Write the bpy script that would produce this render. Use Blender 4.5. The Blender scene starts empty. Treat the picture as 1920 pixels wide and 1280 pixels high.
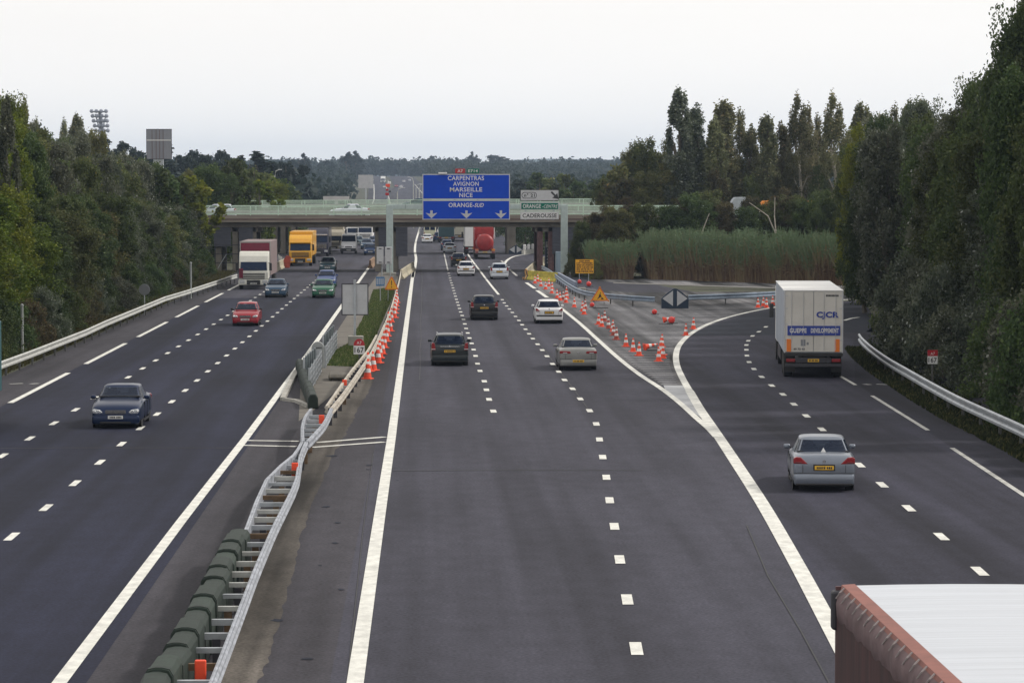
import bpy, bmesh, math, random
import numpy as np
from mathutils import Vector, Matrix
random.seed(7)
C = bpy.context.scene.collection
SC = bpy.context.scene
R = math.radians
# ------------------------------------------------------------------ camera
F = 5602.0; CH = 8.3                     # focal length in photo pixels, eye height on the overbridge
PITCH = math.atan(285 / F); YAW = math.atan(165 / F)
cam = bpy.data.cameras.new('camera'); co = bpy.data.objects.new('camera', cam); C.objects.link(co)
co.location = (0, 0, CH); co.rotation_euler = (math.pi / 2 - PITCH, 0, -YAW)
cam.sensor_fit = 'HORIZONTAL'; cam.sensor_width = 36; cam.lens = F / 1920 * 36
cam.clip_start = 0.5; cam.clip_end = 40000
SC.camera = co
CM = Matrix.Rotation(-YAW, 3, 'Z') @ Matrix.Rotation(math.pi / 2 - PITCH, 3, 'X')
# ------------------------------------------------------------------ light
SUN_EL, SUN_AZ = 42, 78                  # azimuth clockwise from the road direction: sun stands to the right
w = bpy.data.worlds.new('World'); SC.world = w; w.use_nodes = True
nt = w.node_tree; nt.nodes.clear()
def N(nt, t, **k):
    n = nt.nodes.new(t)
    for a, b in k.items():
        if a in n.inputs: n.inputs[a].default_value = b
        else: setattr(n, a, b)
    return n
sky = N(nt, 'ShaderNodeTexSky', sky_type='NISHITA', sun_disc=False, sun_elevation=R(SUN_EL), sun_rotation=R(SUN_AZ), dust_density=5.0, air_density=1.5)
hs = N(nt, 'ShaderNodeHueSaturation', Saturation=0.5)
tc = N(nt, 'ShaderNodeTexCoord'); mp = N(nt, 'ShaderNodeMapping'); mp.inputs['Scale'].default_value = (1, 1, 5)
cn = N(nt, 'ShaderNodeTexNoise', Scale=1.6, Detail=5.0, Roughness=0.55)
cr = N(nt, 'ShaderNodeValToRGB')
cr.color_ramp.elements[0].position = .3; cr.color_ramp.elements[0].color = (10.1, 9.75, 9.35, 1)
cr.color_ramp.elements[1].position = .75; cr.color_ramp.elements[1].color = (11.2, 10.8, 10.3, 1)
mx = N(nt, 'ShaderNodeMixRGB'); mx.inputs[0].default_value = .93
bg = N(nt, 'ShaderNodeBackground', Strength=0.1); ou = N(nt, 'ShaderNodeOutputWorld')
L = nt.links.new
L(tc.outputs['Generated'], mp.inputs[0]); L(mp.outputs[0], cn.inputs['Vector']); L(cn.outputs['Fac'], cr.inputs[0])
L(sky.outputs[0], hs.inputs['Color']); L(hs.outputs[0], mx.inputs[1]); L(cr.outputs[0], mx.inputs[2])
sx_ = N(nt, 'ShaderNodeSeparateXYZ'); mr_ = N(nt, 'ShaderNodeMapRange'); mr_.inputs['From Min'].default_value = 0; mr_.inputs['From Max'].default_value = .12
mr_.inputs['To Min'].default_value = 1.24; mr_.inputs['To Max'].default_value = .97; vs_ = N(nt, 'ShaderNodeVectorMath', operation='SCALE')
L(tc.outputs['Generated'], sx_.inputs[0]); L(sx_.outputs['Z'], mr_.inputs[0]); L(mx.outputs[0], vs_.inputs[0]); L(mr_.outputs[0], vs_.inputs['Scale']); L(vs_.outputs[0], bg.inputs[0]); L(bg.outputs[0], ou.inputs[0])
sl = bpy.data.lights.new('sun', 'SUN'); sl.energy = 2.4; sl.angle = R(5); sl.color = (1, .94, .86)
so = bpy.data.objects.new('sun', sl); C.objects.link(so)
sd = Vector((math.sin(R(SUN_AZ)) * math.cos(R(SUN_EL)), math.cos(R(SUN_AZ)) * math.cos(R(SUN_EL)), math.sin(R(SUN_EL))))
so.rotation_euler = sd.to_track_quat('Z', 'Y').to_euler(); so.location = sd * 200
SC.view_settings.view_transform = 'Standard'; SC.view_settings.look = 'None'
SC.view_settings.exposure = 0; SC.view_settings.gamma = 1
SC.cycles.max_bounces = 6; SC.cycles.volume_bounces = 1
# ------------------------------------------------------------------ pixel to place
def ray(px, py):
    return CM @ Vector((px - 960, 640 - py, -F))
def at(px, py, z=0.0):
    d = ray(px, py); t = (z - CH) / d.z
    return Vector((d.x * t, d.y * t, z))
def atY(px, py, Y):
    d = ray(px, py); t = Y / d.y
    return Vector((d.x * t, Y, CH + d.z * t))
def px_of(x, y, z):
    v = CM.transposed() @ Vector((x, y, z - CH))
    return 960 - v.x / v.z * F, 640 + v.y / v.z * F
def sst(t): t = max(0, min(1, t)); return t * t * (3 - 2 * t)
def gz(x, y):                            # lie of the land: flat, then a long rise beyond the bridges
    return 18 * sst((y - 750) / 1500)
def xo(y):                               # the far road drifts left
    return -9.5 * (max(0, y - 600) / 700) ** 1.2
# ------------------------------------------------------------------ materials
MATS = {}
def mat(name, col, rough=.6, metal=0, coat=0, noise=0, nscale=3.0, bump=0, stretch=(1, 1, 1), spec=None, emit=None, col2=None, detail=6, nz=None):
    if name in MATS: return MATS[name]
    m = bpy.data.materials.new(name); m.use_nodes = True; t = m.node_tree
    b = t.nodes['Principled BSDF']
    b.inputs['Roughness'].default_value = rough; b.inputs['Metallic'].default_value = metal
    b.inputs['Coat Weight'].default_value = coat; b.inputs['Coat Roughness'].default_value = .06
    if spec is not None: b.inputs['Specular IOR Level'].default_value = spec
    c = (*col, 1)
    b.inputs['Base Color'].default_value = c
    if emit: b.inputs['Emission Color'].default_value = (*emit[0], 1); b.inputs['Emission Strength'].default_value = emit[1]
    if noise or bump or col2:
        tc = N(t, 'ShaderNodeTexCoord'); mp = N(t, 'ShaderNodeMapping'); mp.inputs['Scale'].default_value = stretch
        n1 = N(t, 'ShaderNodeTexNoise', Scale=nscale, Detail=detail, Roughness=.62)
        t.links.new(tc.outputs['Object'], mp.inputs[0]); t.links.new(mp.outputs[0], n1.inputs['Vector'])
        if noise or col2:
            r = N(t, 'ShaderNodeValToRGB'); e = r.color_ramp.elements
            e[0].position = .32; e[1].position = .68
            e[0].color = (*[x * (1 - noise) for x in col], 1); e[1].color = (*(col2 or [min(1, x * (1 + noise)) for x in col]), 1)
            t.links.new(n1.outputs['Fac'], r.inputs[0]); t.links.new(r.outputs[0], b.inputs['Base Color'])
        if bump:
            bp = N(t, 'ShaderNodeBump', Strength=bump, Distance=.02)
            t.links.new(n1.outputs['Fac'], bp.inputs['Height']); t.links.new(bp.outputs[0], b.inputs['Normal'])
    MATS[name] = m; return m
def asphalt(name, col, blot=.14, tint=(1, 1, 1)):
    m = bpy.data.materials.new(name); m.use_nodes = True; t = m.node_tree; b = t.nodes['Principled BSDF']
    b.inputs['Roughness'].default_value = .9; b.inputs['Specular IOR Level'].default_value = .18
    tc = N(t, 'ShaderNodeTexCoord')
    def nz(scale, st, det=4):
        mp = N(t, 'ShaderNodeMapping'); mp.inputs['Scale'].default_value = st
        n = N(t, 'ShaderNodeTexNoise', Scale=scale, Detail=det, Roughness=.6)
        t.links.new(tc.outputs['Object'], mp.inputs[0]); t.links.new(mp.outputs[0], n.inputs['Vector']); return n
    tracks = nz(1.0, (.62, .010, 1), 3); blotn = nz(.22, (1, .25, 1), 6); fine = nz(14, (1, 1, 1), 4); spots = nz(1.7, (1, .6, 1), 3)
    def rng(n, lo, hi):
        r = N(t, 'ShaderNodeMapRange'); r.inputs['From Min'].default_value = .38; r.inputs['From Max'].default_value = .62
        r.inputs['To Min'].default_value = lo; r.inputs['To Max'].default_value = hi
        t.links.new(n.outputs['Fac'], r.inputs[0]); return r
    a = rng(tracks, 1 - blot * 1.7, 1 + blot * 1.3); c = rng(blotn, 1 - blot, 1 + blot); f = rng(fine, .75, 1.25); s = rng(spots, .92, 1.08)
    last = a
    for q in (c, f, s):
        mm = N(t, 'ShaderNodeMath', operation='MULTIPLY'); t.links.new(last.outputs[0], mm.inputs[0]); t.links.new(q.outputs[0], mm.inputs[1]); last = mm
    vm = N(t, 'ShaderNodeVectorMath', operation='SCALE'); vm.inputs[0].default_value = [x * y for x, y in zip(col, tint)]
    t.links.new(last.outputs[0], vm.inputs['Scale']); t.links.new(vm.outputs[0], b.inputs['Base Color'])
    bp = N(t, 'ShaderNodeBump', Strength=.35, Distance=.01); t.links.new(fine.outputs['Fac'], bp.inputs['Height']); t.links.new(bp.outputs[0], b.inputs['Normal'])
    MATS[name] = m; return m
def leafmat(name, dark, light, under, third=None):
    m = bpy.data.materials.new(name); m.use_nodes = True; t = m.node_tree; b = t.nodes['Principled BSDF']
    b.inputs['Roughness'].default_value = .6; b.inputs['Specular IOR Level'].default_value = .25
    tb = N(t, 'ShaderNodeBsdfTranslucent'); ms = N(t, 'ShaderNodeMixShader'); ms.inputs[0].default_value = .38
    at_ = N(t, 'ShaderNodeAttribute', attribute_name='tone')
    r = N(t, 'ShaderNodeValToRGB'); e = r.color_ramp.elements
    e[0].position = .1; e[0].color = (*dark, 1); e[1].position = .75; e[1].color = (*light, 1)
    if third: n = e.new(.97); n.color = (*third, 1)
    g = N(t, 'ShaderNodeNewGeometry'); mx = N(t, 'ShaderNodeMixRGB'); mx.inputs[2].default_value = (*under, 1)
    oi = N(t, 'ShaderNodeObjectInfo'); h = N(t, 'ShaderNodeHueSaturation')
    mr = N(t, 'ShaderNodeMapRange'); mr.inputs['To Min'].default_value = .47; mr.inputs['To Max'].default_value = .525
    mv = N(t, 'ShaderNodeMapRange'); mv.inputs['To Min'].default_value = .75; mv.inputs['To Max'].default_value = 1.3
    rr = N(t, 'ShaderNodeMath', operation='FRACT'); mu = N(t, 'ShaderNodeMath', operation='MULTIPLY'); mu.inputs[1].default_value = 7.31
    k = t.links.new
    k(at_.outputs['Fac'], r.inputs[0]); k(r.outputs[0], mx.inputs[1]); k(g.outputs['Backfacing'], mx.inputs[0])
    k(oi.outputs['Random'], mr.inputs[0]); k(oi.outputs['Random'], mu.inputs[0]); k(mu.outputs[0], rr.inputs[0]); k(rr.outputs[0], mv.inputs[0])
    k(mr.outputs[0], h.inputs['Hue']); k(mv.outputs[0], h.inputs['Value']); k(mx.outputs[0], h.inputs['Color']); k(h.outputs[0], b.inputs['Base Color']); k(h.outputs[0], tb.inputs[0]); k(b.outputs[0], ms.inputs[1]); k(tb.outputs[0], ms.inputs[2]); k(ms.outputs[0], t.nodes['Material Output'].inputs['Surface'])
    MATS[name] = m; return m
# ------------------------------------------------------------------ object helpers
def tag(o, label=None, cat=None, group=None, kind=None):
    if label: o['label'] = label
    if cat: o['category'] = cat
    if group: o['group'] = group
    if kind: o['kind'] = kind
    return o
def empty(name, loc=(0, 0, 0), rz=0, label=None, cat=None, group=None):
    o = bpy.data.objects.new(name, None); C.objects.link(o); o.location = loc; o.rotation_euler = (0, 0, rz)
    o.empty_display_size = .2
    return tag(o, label, cat, group)
def copy_tree(o, parent=None):
    c = o.copy(); C.objects.link(c); c.parent = parent
    for ch in o.children: copy_tree(ch, c)
    return c
class MB:
    def __init__(s): s.v = []; s.f = []; s.mi = []; s.M = Matrix.Identity(4); s.m = 0
    def add(s, vs, fs):
        n = len(s.v); s.v += [tuple(s.M @ Vector(p)) for p in vs]; s.f += [tuple(i + n for i in f) for f in fs]; s.mi += [s.m] * len(fs)
    def box(s, x0, x1, y0, y1, z0, z1):
        s.add([(x0, y0, z0), (x1, y0, z0), (x1, y1, z0), (x0, y1, z0), (x0, y0, z1), (x1, y0, z1), (x1, y1, z1), (x0, y1, z1)],
              [(0, 3, 2, 1), (4, 5, 6, 7), (0, 1, 5, 4), (1, 2, 6, 5), (2, 3, 7, 6), (3, 0, 4, 7)]); return s
    def rbox(s, x0, x1, y0, y1, z0, z1, r=.03, seg=2):
        bm = bmesh.new(); bmesh.ops.create_cube(bm, size=1)
        for v in bm.verts: v.co = Vector(((x0 + x1) / 2 + v.co.x * (x1 - x0), (y0 + y1) / 2 + v.co.y * (y1 - y0), (z0 + z1) / 2 + v.co.z * (z1 - z0)))
        bmesh.ops.bevel(bm, geom=bm.edges[:], offset=min(r, .49 * min(x1 - x0, y1 - y0, z1 - z0)), segments=seg, affect='EDGES', profile=.5)
        s.add([v.co[:] for v in bm.verts], [[v.index for v in f.verts] for f in bm.faces]); bm.free(); return s
    def quad(s, *p): s.add(p, [tuple(range(len(p)))]); return s
    def prism(s, pts, y0, y1):           # polygon in XZ pushed along Y
        n = len(pts)
        s.add([(x, y0, z) for x, z in pts] + [(x, y1, z) for x, z in pts],
              [tuple(range(n)), tuple(range(2 * n - 1, n - 1, -1))] + [(i, n + i, n + (i + 1) % n, (i + 1) % n) for i in range(n)]); return s
    def tube(s, pts, rads, n=8, cap=True):
        pts = [Vector(p) for p in pts]
        if not hasattr(rads, '__len__'): rads = [rads] * len(pts)
        vs = []; fs = []
        for i, p in enumerate(pts):
            d = (pts[min(i + 1, len(pts) - 1)] - pts[max(i - 1, 0)]).normalized()
            a = d.cross(Vector((0, 0, 1)) if abs(d.z) < .9 else Vector((1, 0, 0))).normalized(); b = d.cross(a)
            for k in range(n):
                t = 2 * math.pi * k / n; vs.append(p + (a * math.cos(t) + b * math.sin(t)) * rads[i])
        for i in range(len(pts) - 1):
            for k in range(n): fs.append((i * n + k, i * n + (k + 1) % n, (i + 1) * n + (k + 1) % n, (i + 1) * n + k))
        if cap: fs += [tuple(range(n))[::-1], tuple(range((len(pts) - 1) * n, len(pts) * n))]
        s.add(vs, fs); return s
    def lathe(s, prof, n=20, c=(0, 0, 0), axis='Z', sq=None):
        vs = []; fs = []
        for r, z in prof:
            for k in range(n):
                t = 2 * math.pi * k / n; a, b = r * math.cos(t), r * math.sin(t)
                vs.append((c[0] + a, c[1] + b, c[2] + z) if axis == 'Z' else ((c[0] + z, c[1] + a, c[2] + b) if axis == 'X' else (c[0] + a, c[1] + z, c[2] + b)))
        for i in range(len(prof) - 1):
            for k in range(n): fs.append((i * n + k, i * n + (k + 1) % n, (i + 1) * n + (k + 1) % n, (i + 1) * n + k))
        fs += [tuple(range(n))[::-1], tuple(range((len(prof) - 1) * n, len(prof) * n))]
        s.add(vs, fs); return s
    def build(s, name, m, parent=None, smooth=False, sub=0, bevel=0):
        me = bpy.data.meshes.new(name); me.from_pydata(s.v, [], s.f); me.update()
        bm = bmesh.new(); bm.from_mesh(me); bmesh.ops.recalc_face_normals(bm, faces=bm.faces[:]); bm.to_mesh(me); bm.free()
        for q in (m if isinstance(m, (list, tuple)) else [m]): me.materials.append(q)
        if isinstance(m, (list, tuple)): me.polygons.foreach_set('material_index', s.mi)
        if smooth: me.polygons.foreach_set('use_smooth', [True] * len(me.polygons))
        o = bpy.data.objects.new(name, me); C.objects.link(o); o.parent = parent
        if sub: q = o.modifiers.new('s', 'SUBSURF'); q.levels = sub; q.render_levels = sub
        if bevel: q = o.modifiers.new('b', 'BEVEL'); q.width = bevel; q.segments = 2; q.limit_method = 'ANGLE'
        return o
def sheet(name, pts, z, m):              # flat polygon strip laid on the ground
    b = MB(); b.quad(*[(p[0], p[1], z) for p in pts]); o = b.build(name, m)
    if o.data.polygons[0].normal.z < 0: o.data.flip_normals()
    return tag(o, kind='structure')
def strip_mb(b, pts, wd, z):             # ribbon of width wd along a polyline
    pts = [Vector((p[0], p[1], 0)) for p in pts]; vs = []
    for i, p in enumerate(pts):
        d = (pts[min(i + 1, len(pts) - 1)] - pts[max(i - 1, 0)]).normalized(); n = Vector((d.y, -d.x, 0))
        ww = wd[i] if hasattr(wd, '__len__') else wd
        zz = z + gz(p.x, p.y)
        vs += [(*(p - n * ww / 2).xy, zz), (*(p + n * ww / 2).xy, zz)]
    b.add(vs, [(2 * i, 2 * i + 1, 2 * i + 3, 2 * i + 2) for i in range(len(pts) - 1)])
def smooth_path(pts, k=6):               # Catmull-Rom through the points
    P = [Vector(p) for p in pts]; P = [2 * P[0] - P[1]] + P + [2 * P[-1] - P[-2]]; out = []
    for i in range(1, len(P) - 2):
        for j in range(k):
            t = j / k; a, b, c, d = P[i - 1:i + 3]
            out.append(.5 * ((2 * b) + (c - a) * t + (2 * a - 5 * b + 4 * c - d) * t * t + (3 * b - a - 3 * c + d) * t ** 3))
    out.append(P[-2]); return out
def text(s, cx, cz, wd, ht, m, parent, y=-.03, name='lettering', rotz=None, bold=.0, skew=0, ext=.004):
    cu = bpy.data.curves.new('t', 'FONT'); cu.body = s; cu.extrude = .01; cu.offset = bold; cu.space_character = 1.05; cu.shear = skew; cu.resolution_u = 3
    to = bpy.data.objects.new('t', cu); C.objects.link(to); dg = bpy.context.evaluated_depsgraph_get(); dg.update()
    me = bpy.data.meshes.new_from_object(to.evaluated_get(dg)); bpy.data.objects.remove(to); bpy.data.curves.remove(cu)
    v = np.array([q.co[:] for q in me.vertices]); lo = v.min(0); hi = v.max(0)
    for q in me.vertices:
        x = cx + ((q.co.x - lo[0]) / (hi[0] - lo[0]) - .5) * wd; z = cz + ((q.co.y - lo[1]) / (hi[1] - lo[1]) - .5) * ht
        q.co = (x, y - (ext if q.co.z > 0 else 0), z)
    me.materials.clear(); me.materials.append(m); me.name = name
    o = bpy.data.objects.new(name, me); C.objects.link(o); o.parent = parent
    if rotz: me.transform(Matrix.Rotation(rotz, 4, 'Z'))
    return o
def sweep(b, path, prof):                # path: 3-D points; prof: (sideways, up) closed outline
    P = [Vector(p) for p in path]; n = len(prof); vs = []; fs = []
    for i, p in enumerate(P):
        d = P[min(i + 1, len(P) - 1)] - P[max(i - 1, 0)]; d.z = 0; d.normalize(); s_ = Vector((d.y, -d.x, 0))
        vs += [tuple(p + s_ * u + Vector((0, 0, q))) for u, q in prof]
    for i in range(len(P) - 1):
        for k in range(n): fs.append((i * n + k, i * n + (k + 1) % n, (i + 1) * n + (k + 1) % n, (i + 1) * n + k))
    fs += [tuple(range(n)), tuple(range(len(P) * n - 1, (len(P) - 1) * n - 1, -1))]
    b.add(vs, fs)
def along(path, step, off=0):            # points every step metres with the direction
    P = [Vector(p) for p in path]; out = []; acc = -off
    for a, c in zip(P, P[1:]):
        l = (c - a).length; d = (c - a).normalized()
        while acc <= l:
            if acc >= 0: out.append((a + d * acc, d))
            acc += step
        acc -= l
    return out
ORD = ['nearest', 'second', 'third', 'fourth', 'fifth', 'sixth', 'seventh', 'eighth', 'ninth', 'tenth', 'eleventh', 'twelfth', 'thirteenth', 'fourteenth', 'fifteenth',
       'sixteenth', 'seventeenth', 'eighteenth', 'nineteenth', 'twentieth', 'twenty-first', 'twenty-second', 'twenty-third', 'twenty-fourth', 'twenty-fifth', 'twenty-sixth',
       'twenty-seventh', 'twenty-eighth', 'twenty-ninth', 'thirtieth', 'thirty-first', 'thirty-second', 'thirty-third', 'thirty-fourth', 'thirty-fifth', 'thirty-sixth',
       'thirty-seventh', 'thirty-eighth', 'thirty-ninth', 'fortieth', 'forty-first', 'forty-second', 'forty-third', 'forty-fourth', 'forty-fifth']
# colours
def glassmat():
    m = bpy.data.materials.new('car_glass'); m.use_nodes = True; t = m.node_tree; b = t.nodes['Principled BSDF']; b.inputs['Base Color'].default_value = (.006, .012, .03, 1); b.inputs['Roughness'].default_value = .08
    b.inputs['Specular IOR Level'].default_value = .5; b.inputs['Specular Tint'].default_value = (.45, .60, 1, 1); tr = N(t, 'ShaderNodeBsdfTransparent'); tr.inputs[0].default_value = (.62, .70, .76, 1)
    ms = N(t, 'ShaderNodeMixShader'); ms.inputs[0].default_value = .5; t.links.new(b.outputs[0], ms.inputs[1]); t.links.new(tr.outputs[0], ms.inputs[2]); t.links.new(ms.outputs[0], t.nodes['Material Output'].inputs['Surface']); MATS['tinted'] = m; return m
carglass = glassmat()
galv = mat('galvanised', (.42, .45, .48), .45, .5, noise=.2, nscale=2)
galvp = mat('galvanised_pale', (.46, .47, .45), .55, .2, noise=.2, nscale=2)
steelblue = mat('steel_blue_grey', (.24, .30, .38), .5, .3, noise=.2, nscale=2)
white = mat('white_paint', (.78, .78, .77), .5, noise=.06, nscale=2)
linew = mat('line_paint', (.62, .62, .58), .8, noise=.22, nscale=3.1, stretch=(1, .6, 1), detail=9)
linef = mat('faded_line', (.42, .42, .40), .8, noise=.3, nscale=2)
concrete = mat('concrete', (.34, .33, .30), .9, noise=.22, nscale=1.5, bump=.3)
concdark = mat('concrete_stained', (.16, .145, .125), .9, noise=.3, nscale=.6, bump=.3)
black = mat('black_rubber', (.012, .012, .013), .85)
darkpl = mat('dark_plastic', (.02, .02, .022), .6)
darkmet = mat('dark_metal', (.05, .05, .06), .55, .4)
glass = mat('car_glass', (.008, .014, .03), .10, 0, spec=.4); glass.node_tree.nodes['Principled BSDF'].inputs['Specular Tint'].default_value = (.42, .58, 1, 1)
chrome = mat('chrome', (.6, .6, .62), .2, 1)
lampw = mat('headlamp_glass', (.62, .64, .66), .12, .3, coat=1)
redl = mat('tail_lamp_red', (.24, .006, .010), .25, coat=.5)
ambl = mat('lamp_amber', (.7, .22, .02), .3, coat=1)
platey = mat('plate_yellow', (.72, .42, .03), .5)
platew = mat('plate_white', (.7, .7, .68), .5)
orange = mat('cone_orange', (.82, .075, .025), .55, noise=.08, nscale=4)
orangedirty = mat('cone_orange_dirty', (.38, .07, .05), .7, noise=.3, nscale=5)
conewhite = mat('cone_white', (.75, .75, .75), .5)
blue = mat('sign_blue', (.001, .055, .50), .6, spec=.15, noise=.06, nscale=1)
green = mat('sign_green', (.0, .15, .10), .6, spec=.15)
redsign = mat('sign_red', (.40, .01, .02), .5)
signgrey = mat('sign_grey', (.50, .51, .53), .5, noise=.08)
signwhite = mat('sign_white', (.66, .66, .66), .5)
signyel = mat('sign_amber', (.85, .42, .012), .5)
navy = mat('sign_navy', (.012, .03, .06), .5)
gantrym = mat('gantry_grey_green', (.42, .50, .49), .6, noise=.1)
railgreen = mat('rail_green', (.55, .70, .58), .6, noise=.12)
# ------------------------------------------------------------------ ground
asp_r = asphalt('asphalt_main', (.045, .0448, .060)); asp_l = asphalt('asphalt_fresh', (.014, .0158, .031), .2)
asp_s = asphalt('asphalt_slip', (.029, .029, .043), .2); asp_sh = asphalt('asphalt_shoulder', (.042, .040, .048), .16)
asp_d = asphalt('asphalt_patch', (.018, .021, .032), .1)
asp_w = asphalt('asphalt_gritty', (.078, .070, .062), .5); asp_g = asphalt('asphalt_gore', (.11, .108, .112), .45)
soil = mat('verge_soil', (.045, .040, .026), .95, noise=.4, nscale=.35, bump=.6, col2=(.06, .068, .03))
gravel = mat('gravel_soil', (.12, .11, .095), .95, noise=.3, nscale=1.2, bump=.8)
b = MB(); xs = [-4000, -1500, -600, -200, -80, -40, 0, 40, 80, 200, 600, 1500, 4000]
ys = [-200, 0, 100, 300, 600] + list(range(700, 2400, 50)) + [3000, 5000, 9000, 20000]
vs = [(x, y, gz(x, y) - (.02 if y < 600 else .3)) for y in ys for x in xs]; nx = len(xs)
b.add(vs, [(j * nx + i, j * nx + i + 1, (j + 1) * nx + i + 1, (j + 1) * nx + i) for j in range(len(ys) - 1) for i in range(nx - 1)])
tag(b.build('ground', soil, smooth=True), kind='structure')
def road(name, prof, m, z):              # prof: list of (y, xl, xr)
    b = MB(); vs = []
    for y, a, c in prof: vs += [(a, y, gz(0, y) + z), (c, y, gz(0, y) + z)]
    b.add(vs, [(2 * i, 2 * i + 1, 2 * i + 3, 2 * i + 2) for i in range(len(prof) - 1)])
    return tag(b.build(name, m), kind='structure')
yy = [20, 60, 100, 160, 230, 300, 400, 500, 600] + list(range(650, 2250, 50))
# right carriageway, main grey asphalt (carries the whole width to the slip road near the camera)
def xr_main(y): return 30 if y < 150 else (14 if y > 330 else 30 - 16 * (y - 150) / 180)
road('road', [(y, -1.6 + xo(y), xr_main(y) + xo(y)) for y in yy], asp_r, .0)
road('road', [(y, -16.2 + xo(y), -5.7 + xo(y)) for y in [y for y in yy if y < 229] + [229]], asp_l, .004)
road('road', [(y, -16.2 + xo(y) + 4 * sst((y - 700) / 500), -5.7 + xo(y)) for y in [229] + [y for y in yy if y > 229]], asp_r, .004)
road('road_shoulder', [(y, -18.7 + xo(y) + 4 * sst((y - 700) / 500), -16.2 + xo(y) + 4 * sst((y - 700) / 500)) for y in yy], asp_sh, .002)
road('central_reservation', [(y, -5.7 + xo(y), -1.6 + xo(y)) for y in yy if y <= 1500], asp_sh, .002)
# gritty worn strip right of the median barrier, ragged edge
P = lambda *a: [at(*p) for p in a]
edge = P((470, 1330), (505, 1225), (540, 1110), (560, 1020), (590, 930), (620, 860), (645, 820), (665, 780), (690, 735), (700, 715))
inner = P((700, 690), (640, 740), (600, 800), (560, 900), (500, 1020), (440, 1160), (380, 1330))
rr = random.Random(3); rag = []
for a, c in zip(edge, edge[1:]):
    for k in range(12): p = a.lerp(c, k / 12); rag.append((p.x + rr.uniform(-.05, .05), p.y))
sheet('worn_strip', rag + [(p.x, p.y) for p in inner], .008, asp_w)
# fresh and stained asphalt of the slip road
slipL = P((1560, 1200), (1500, 1080), (1440, 970), (1380, 872), (1330, 798), (1300, 750), (1280, 715), (1268, 680), (1270, 655), (1290, 632), (1330, 610), (1400, 589), (1450, 579), (1520, 570), (1620, 562))
slipR = P((1640, 600), (1700, 640), (1760, 700), (1960, 830), (2500, 1200))
sheet('slip_road', [p[:] for p in slipL + slipR], .004, asp_s)
sheet('asphalt_patch', P((1296, 629), (1330, 612), (1400, 591), (1450, 581), (1620, 566), (1640, 622), (1450, 628)), .008, asp_d)
# gore area
gore = P((1240, 722), (1285, 722), (1266, 690), (1266, 655), (1290, 628), (1360, 597), (1450, 575), (1600, 560), (1600, 545), (1180, 548), (1090, 540), (1040, 520), (1000, 515), (985, 518), (1010, 542), (1080, 602), (1150, 662))
sheet('gore_asphalt', gore, .004, asp_g)
sheet('exit_road', P((1110, 527), (1300, 536), (1700, 545), (1700, 532), (1300, 524), (1140, 522)), .004, asp_g)
sheet('exit_road_line', P((1150, 531), (1450, 541), (1700, 546), (1700, 544), (1450, 539), (1150, 529.5)), .012, mat('dull_band', (.17, .165, .155), .9, noise=.2))
sheet('slip_exit_road', P((925, 540), (985, 519), (1010, 492), (1080, 470), (1080, 458), (985, 467), (945, 485)), .004, asp_r)
# kerbside soil, cobbles and grass bed of the median
sheet('median_soil', P((560, 790), (585, 772), (640, 725), (690, 660), (715, 615), (735, 570), (750, 520), (716, 505), (690, 540), (655, 585), (620, 640), (585, 690), (563, 730)), .012, gravel)
grassbed = P((614, 686), (668, 688), (700, 640), (722, 590), (742, 545), (738, 540), (700, 545), (690, 575), (680, 600), (655, 645), (627, 660))
grassm = mat('turf', (.05, .07, .02), .95, noise=.4, nscale=1.2, bump=.6)
sheet('turf', grassbed, .02, grassm)
# ------------------------------------------------------------------ road markings
def line(name, pts, wd, m=linew, z=.014, smooth=False, ground=False):
    b = MB(); q = pts if ground else P(*pts)
    if smooth: q = smooth_path(q, 5)
    strip_mb(b, q, wd, z); return tag(b.build(name, m), kind='structure')
ylong = [25, 50, 75, 100, 150, 230, 300, 400, 500, 600, 700, 850, 1000, 1200, 1400, 1600, 1800]
line('edge_line', [(-6.15 + .28 * sst((y - 50) / 80) + xo(y), y) for y in ylong], .26, ground=True)
line('edge_line', [(-1.17 + .08 * sst((y - 50) / 60) + xo(y), y) for y in ylong[:7] ] , .29, ground=True)
line('edge_line', [(774, 520), (780, 487), (778, 470), (780, 452), (786, 430), (790, 408)], .3, smooth=True)
line('edge_line', [(9.8 + xo(y), y) for y in ylong[9:]], .3, ground=True)
line('edge_line', [(-16.1 + xo(y) + 4 * sst((y - 700) / 500), y) for y in ylong[8:]], .3, ground=True)
sheet('slip_shoulder', [p[:] for p in P((1604, 715), (1640, 745), (1740, 809), (1790, 842), (1925, 934), (2100, 1030), (2500, 1200), (1960, 830), (1760, 700), (1700, 640), (1640, 610), (1600, 640))], .008, asphalt('asphalt_slip_shoulder', (.020, .020, .031), .2))
def dashes(name, pts, ln, wd, m=linew):
    b = MB()
    for p, d in pts:
        strip_mb(b, [p - d * ln / 2, p + d * ln / 2], wd, .014)
    return tag(b.build(name, m), kind='structure')
Yv = Vector((0, 1, 0))
dashes('lane_dashes', [(Vector((-9.87, 52 + 6.5 * k, 0)), Yv) for k in range(38)], 1.6, .2)
dashes('lane_dashes', [(Vector((-13.15 + .2 * sst((y - 100) / 80), y, 0)), Yv) for y in [60.8 + 6.5 * k for k in range(30)]], 1.6, .2)
dashes('shoulder_dashes', [(Vector((-16.1, 126 + 26 * k, 0)), Yv) for k in range(-1, 10)], 19, .24)
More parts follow.
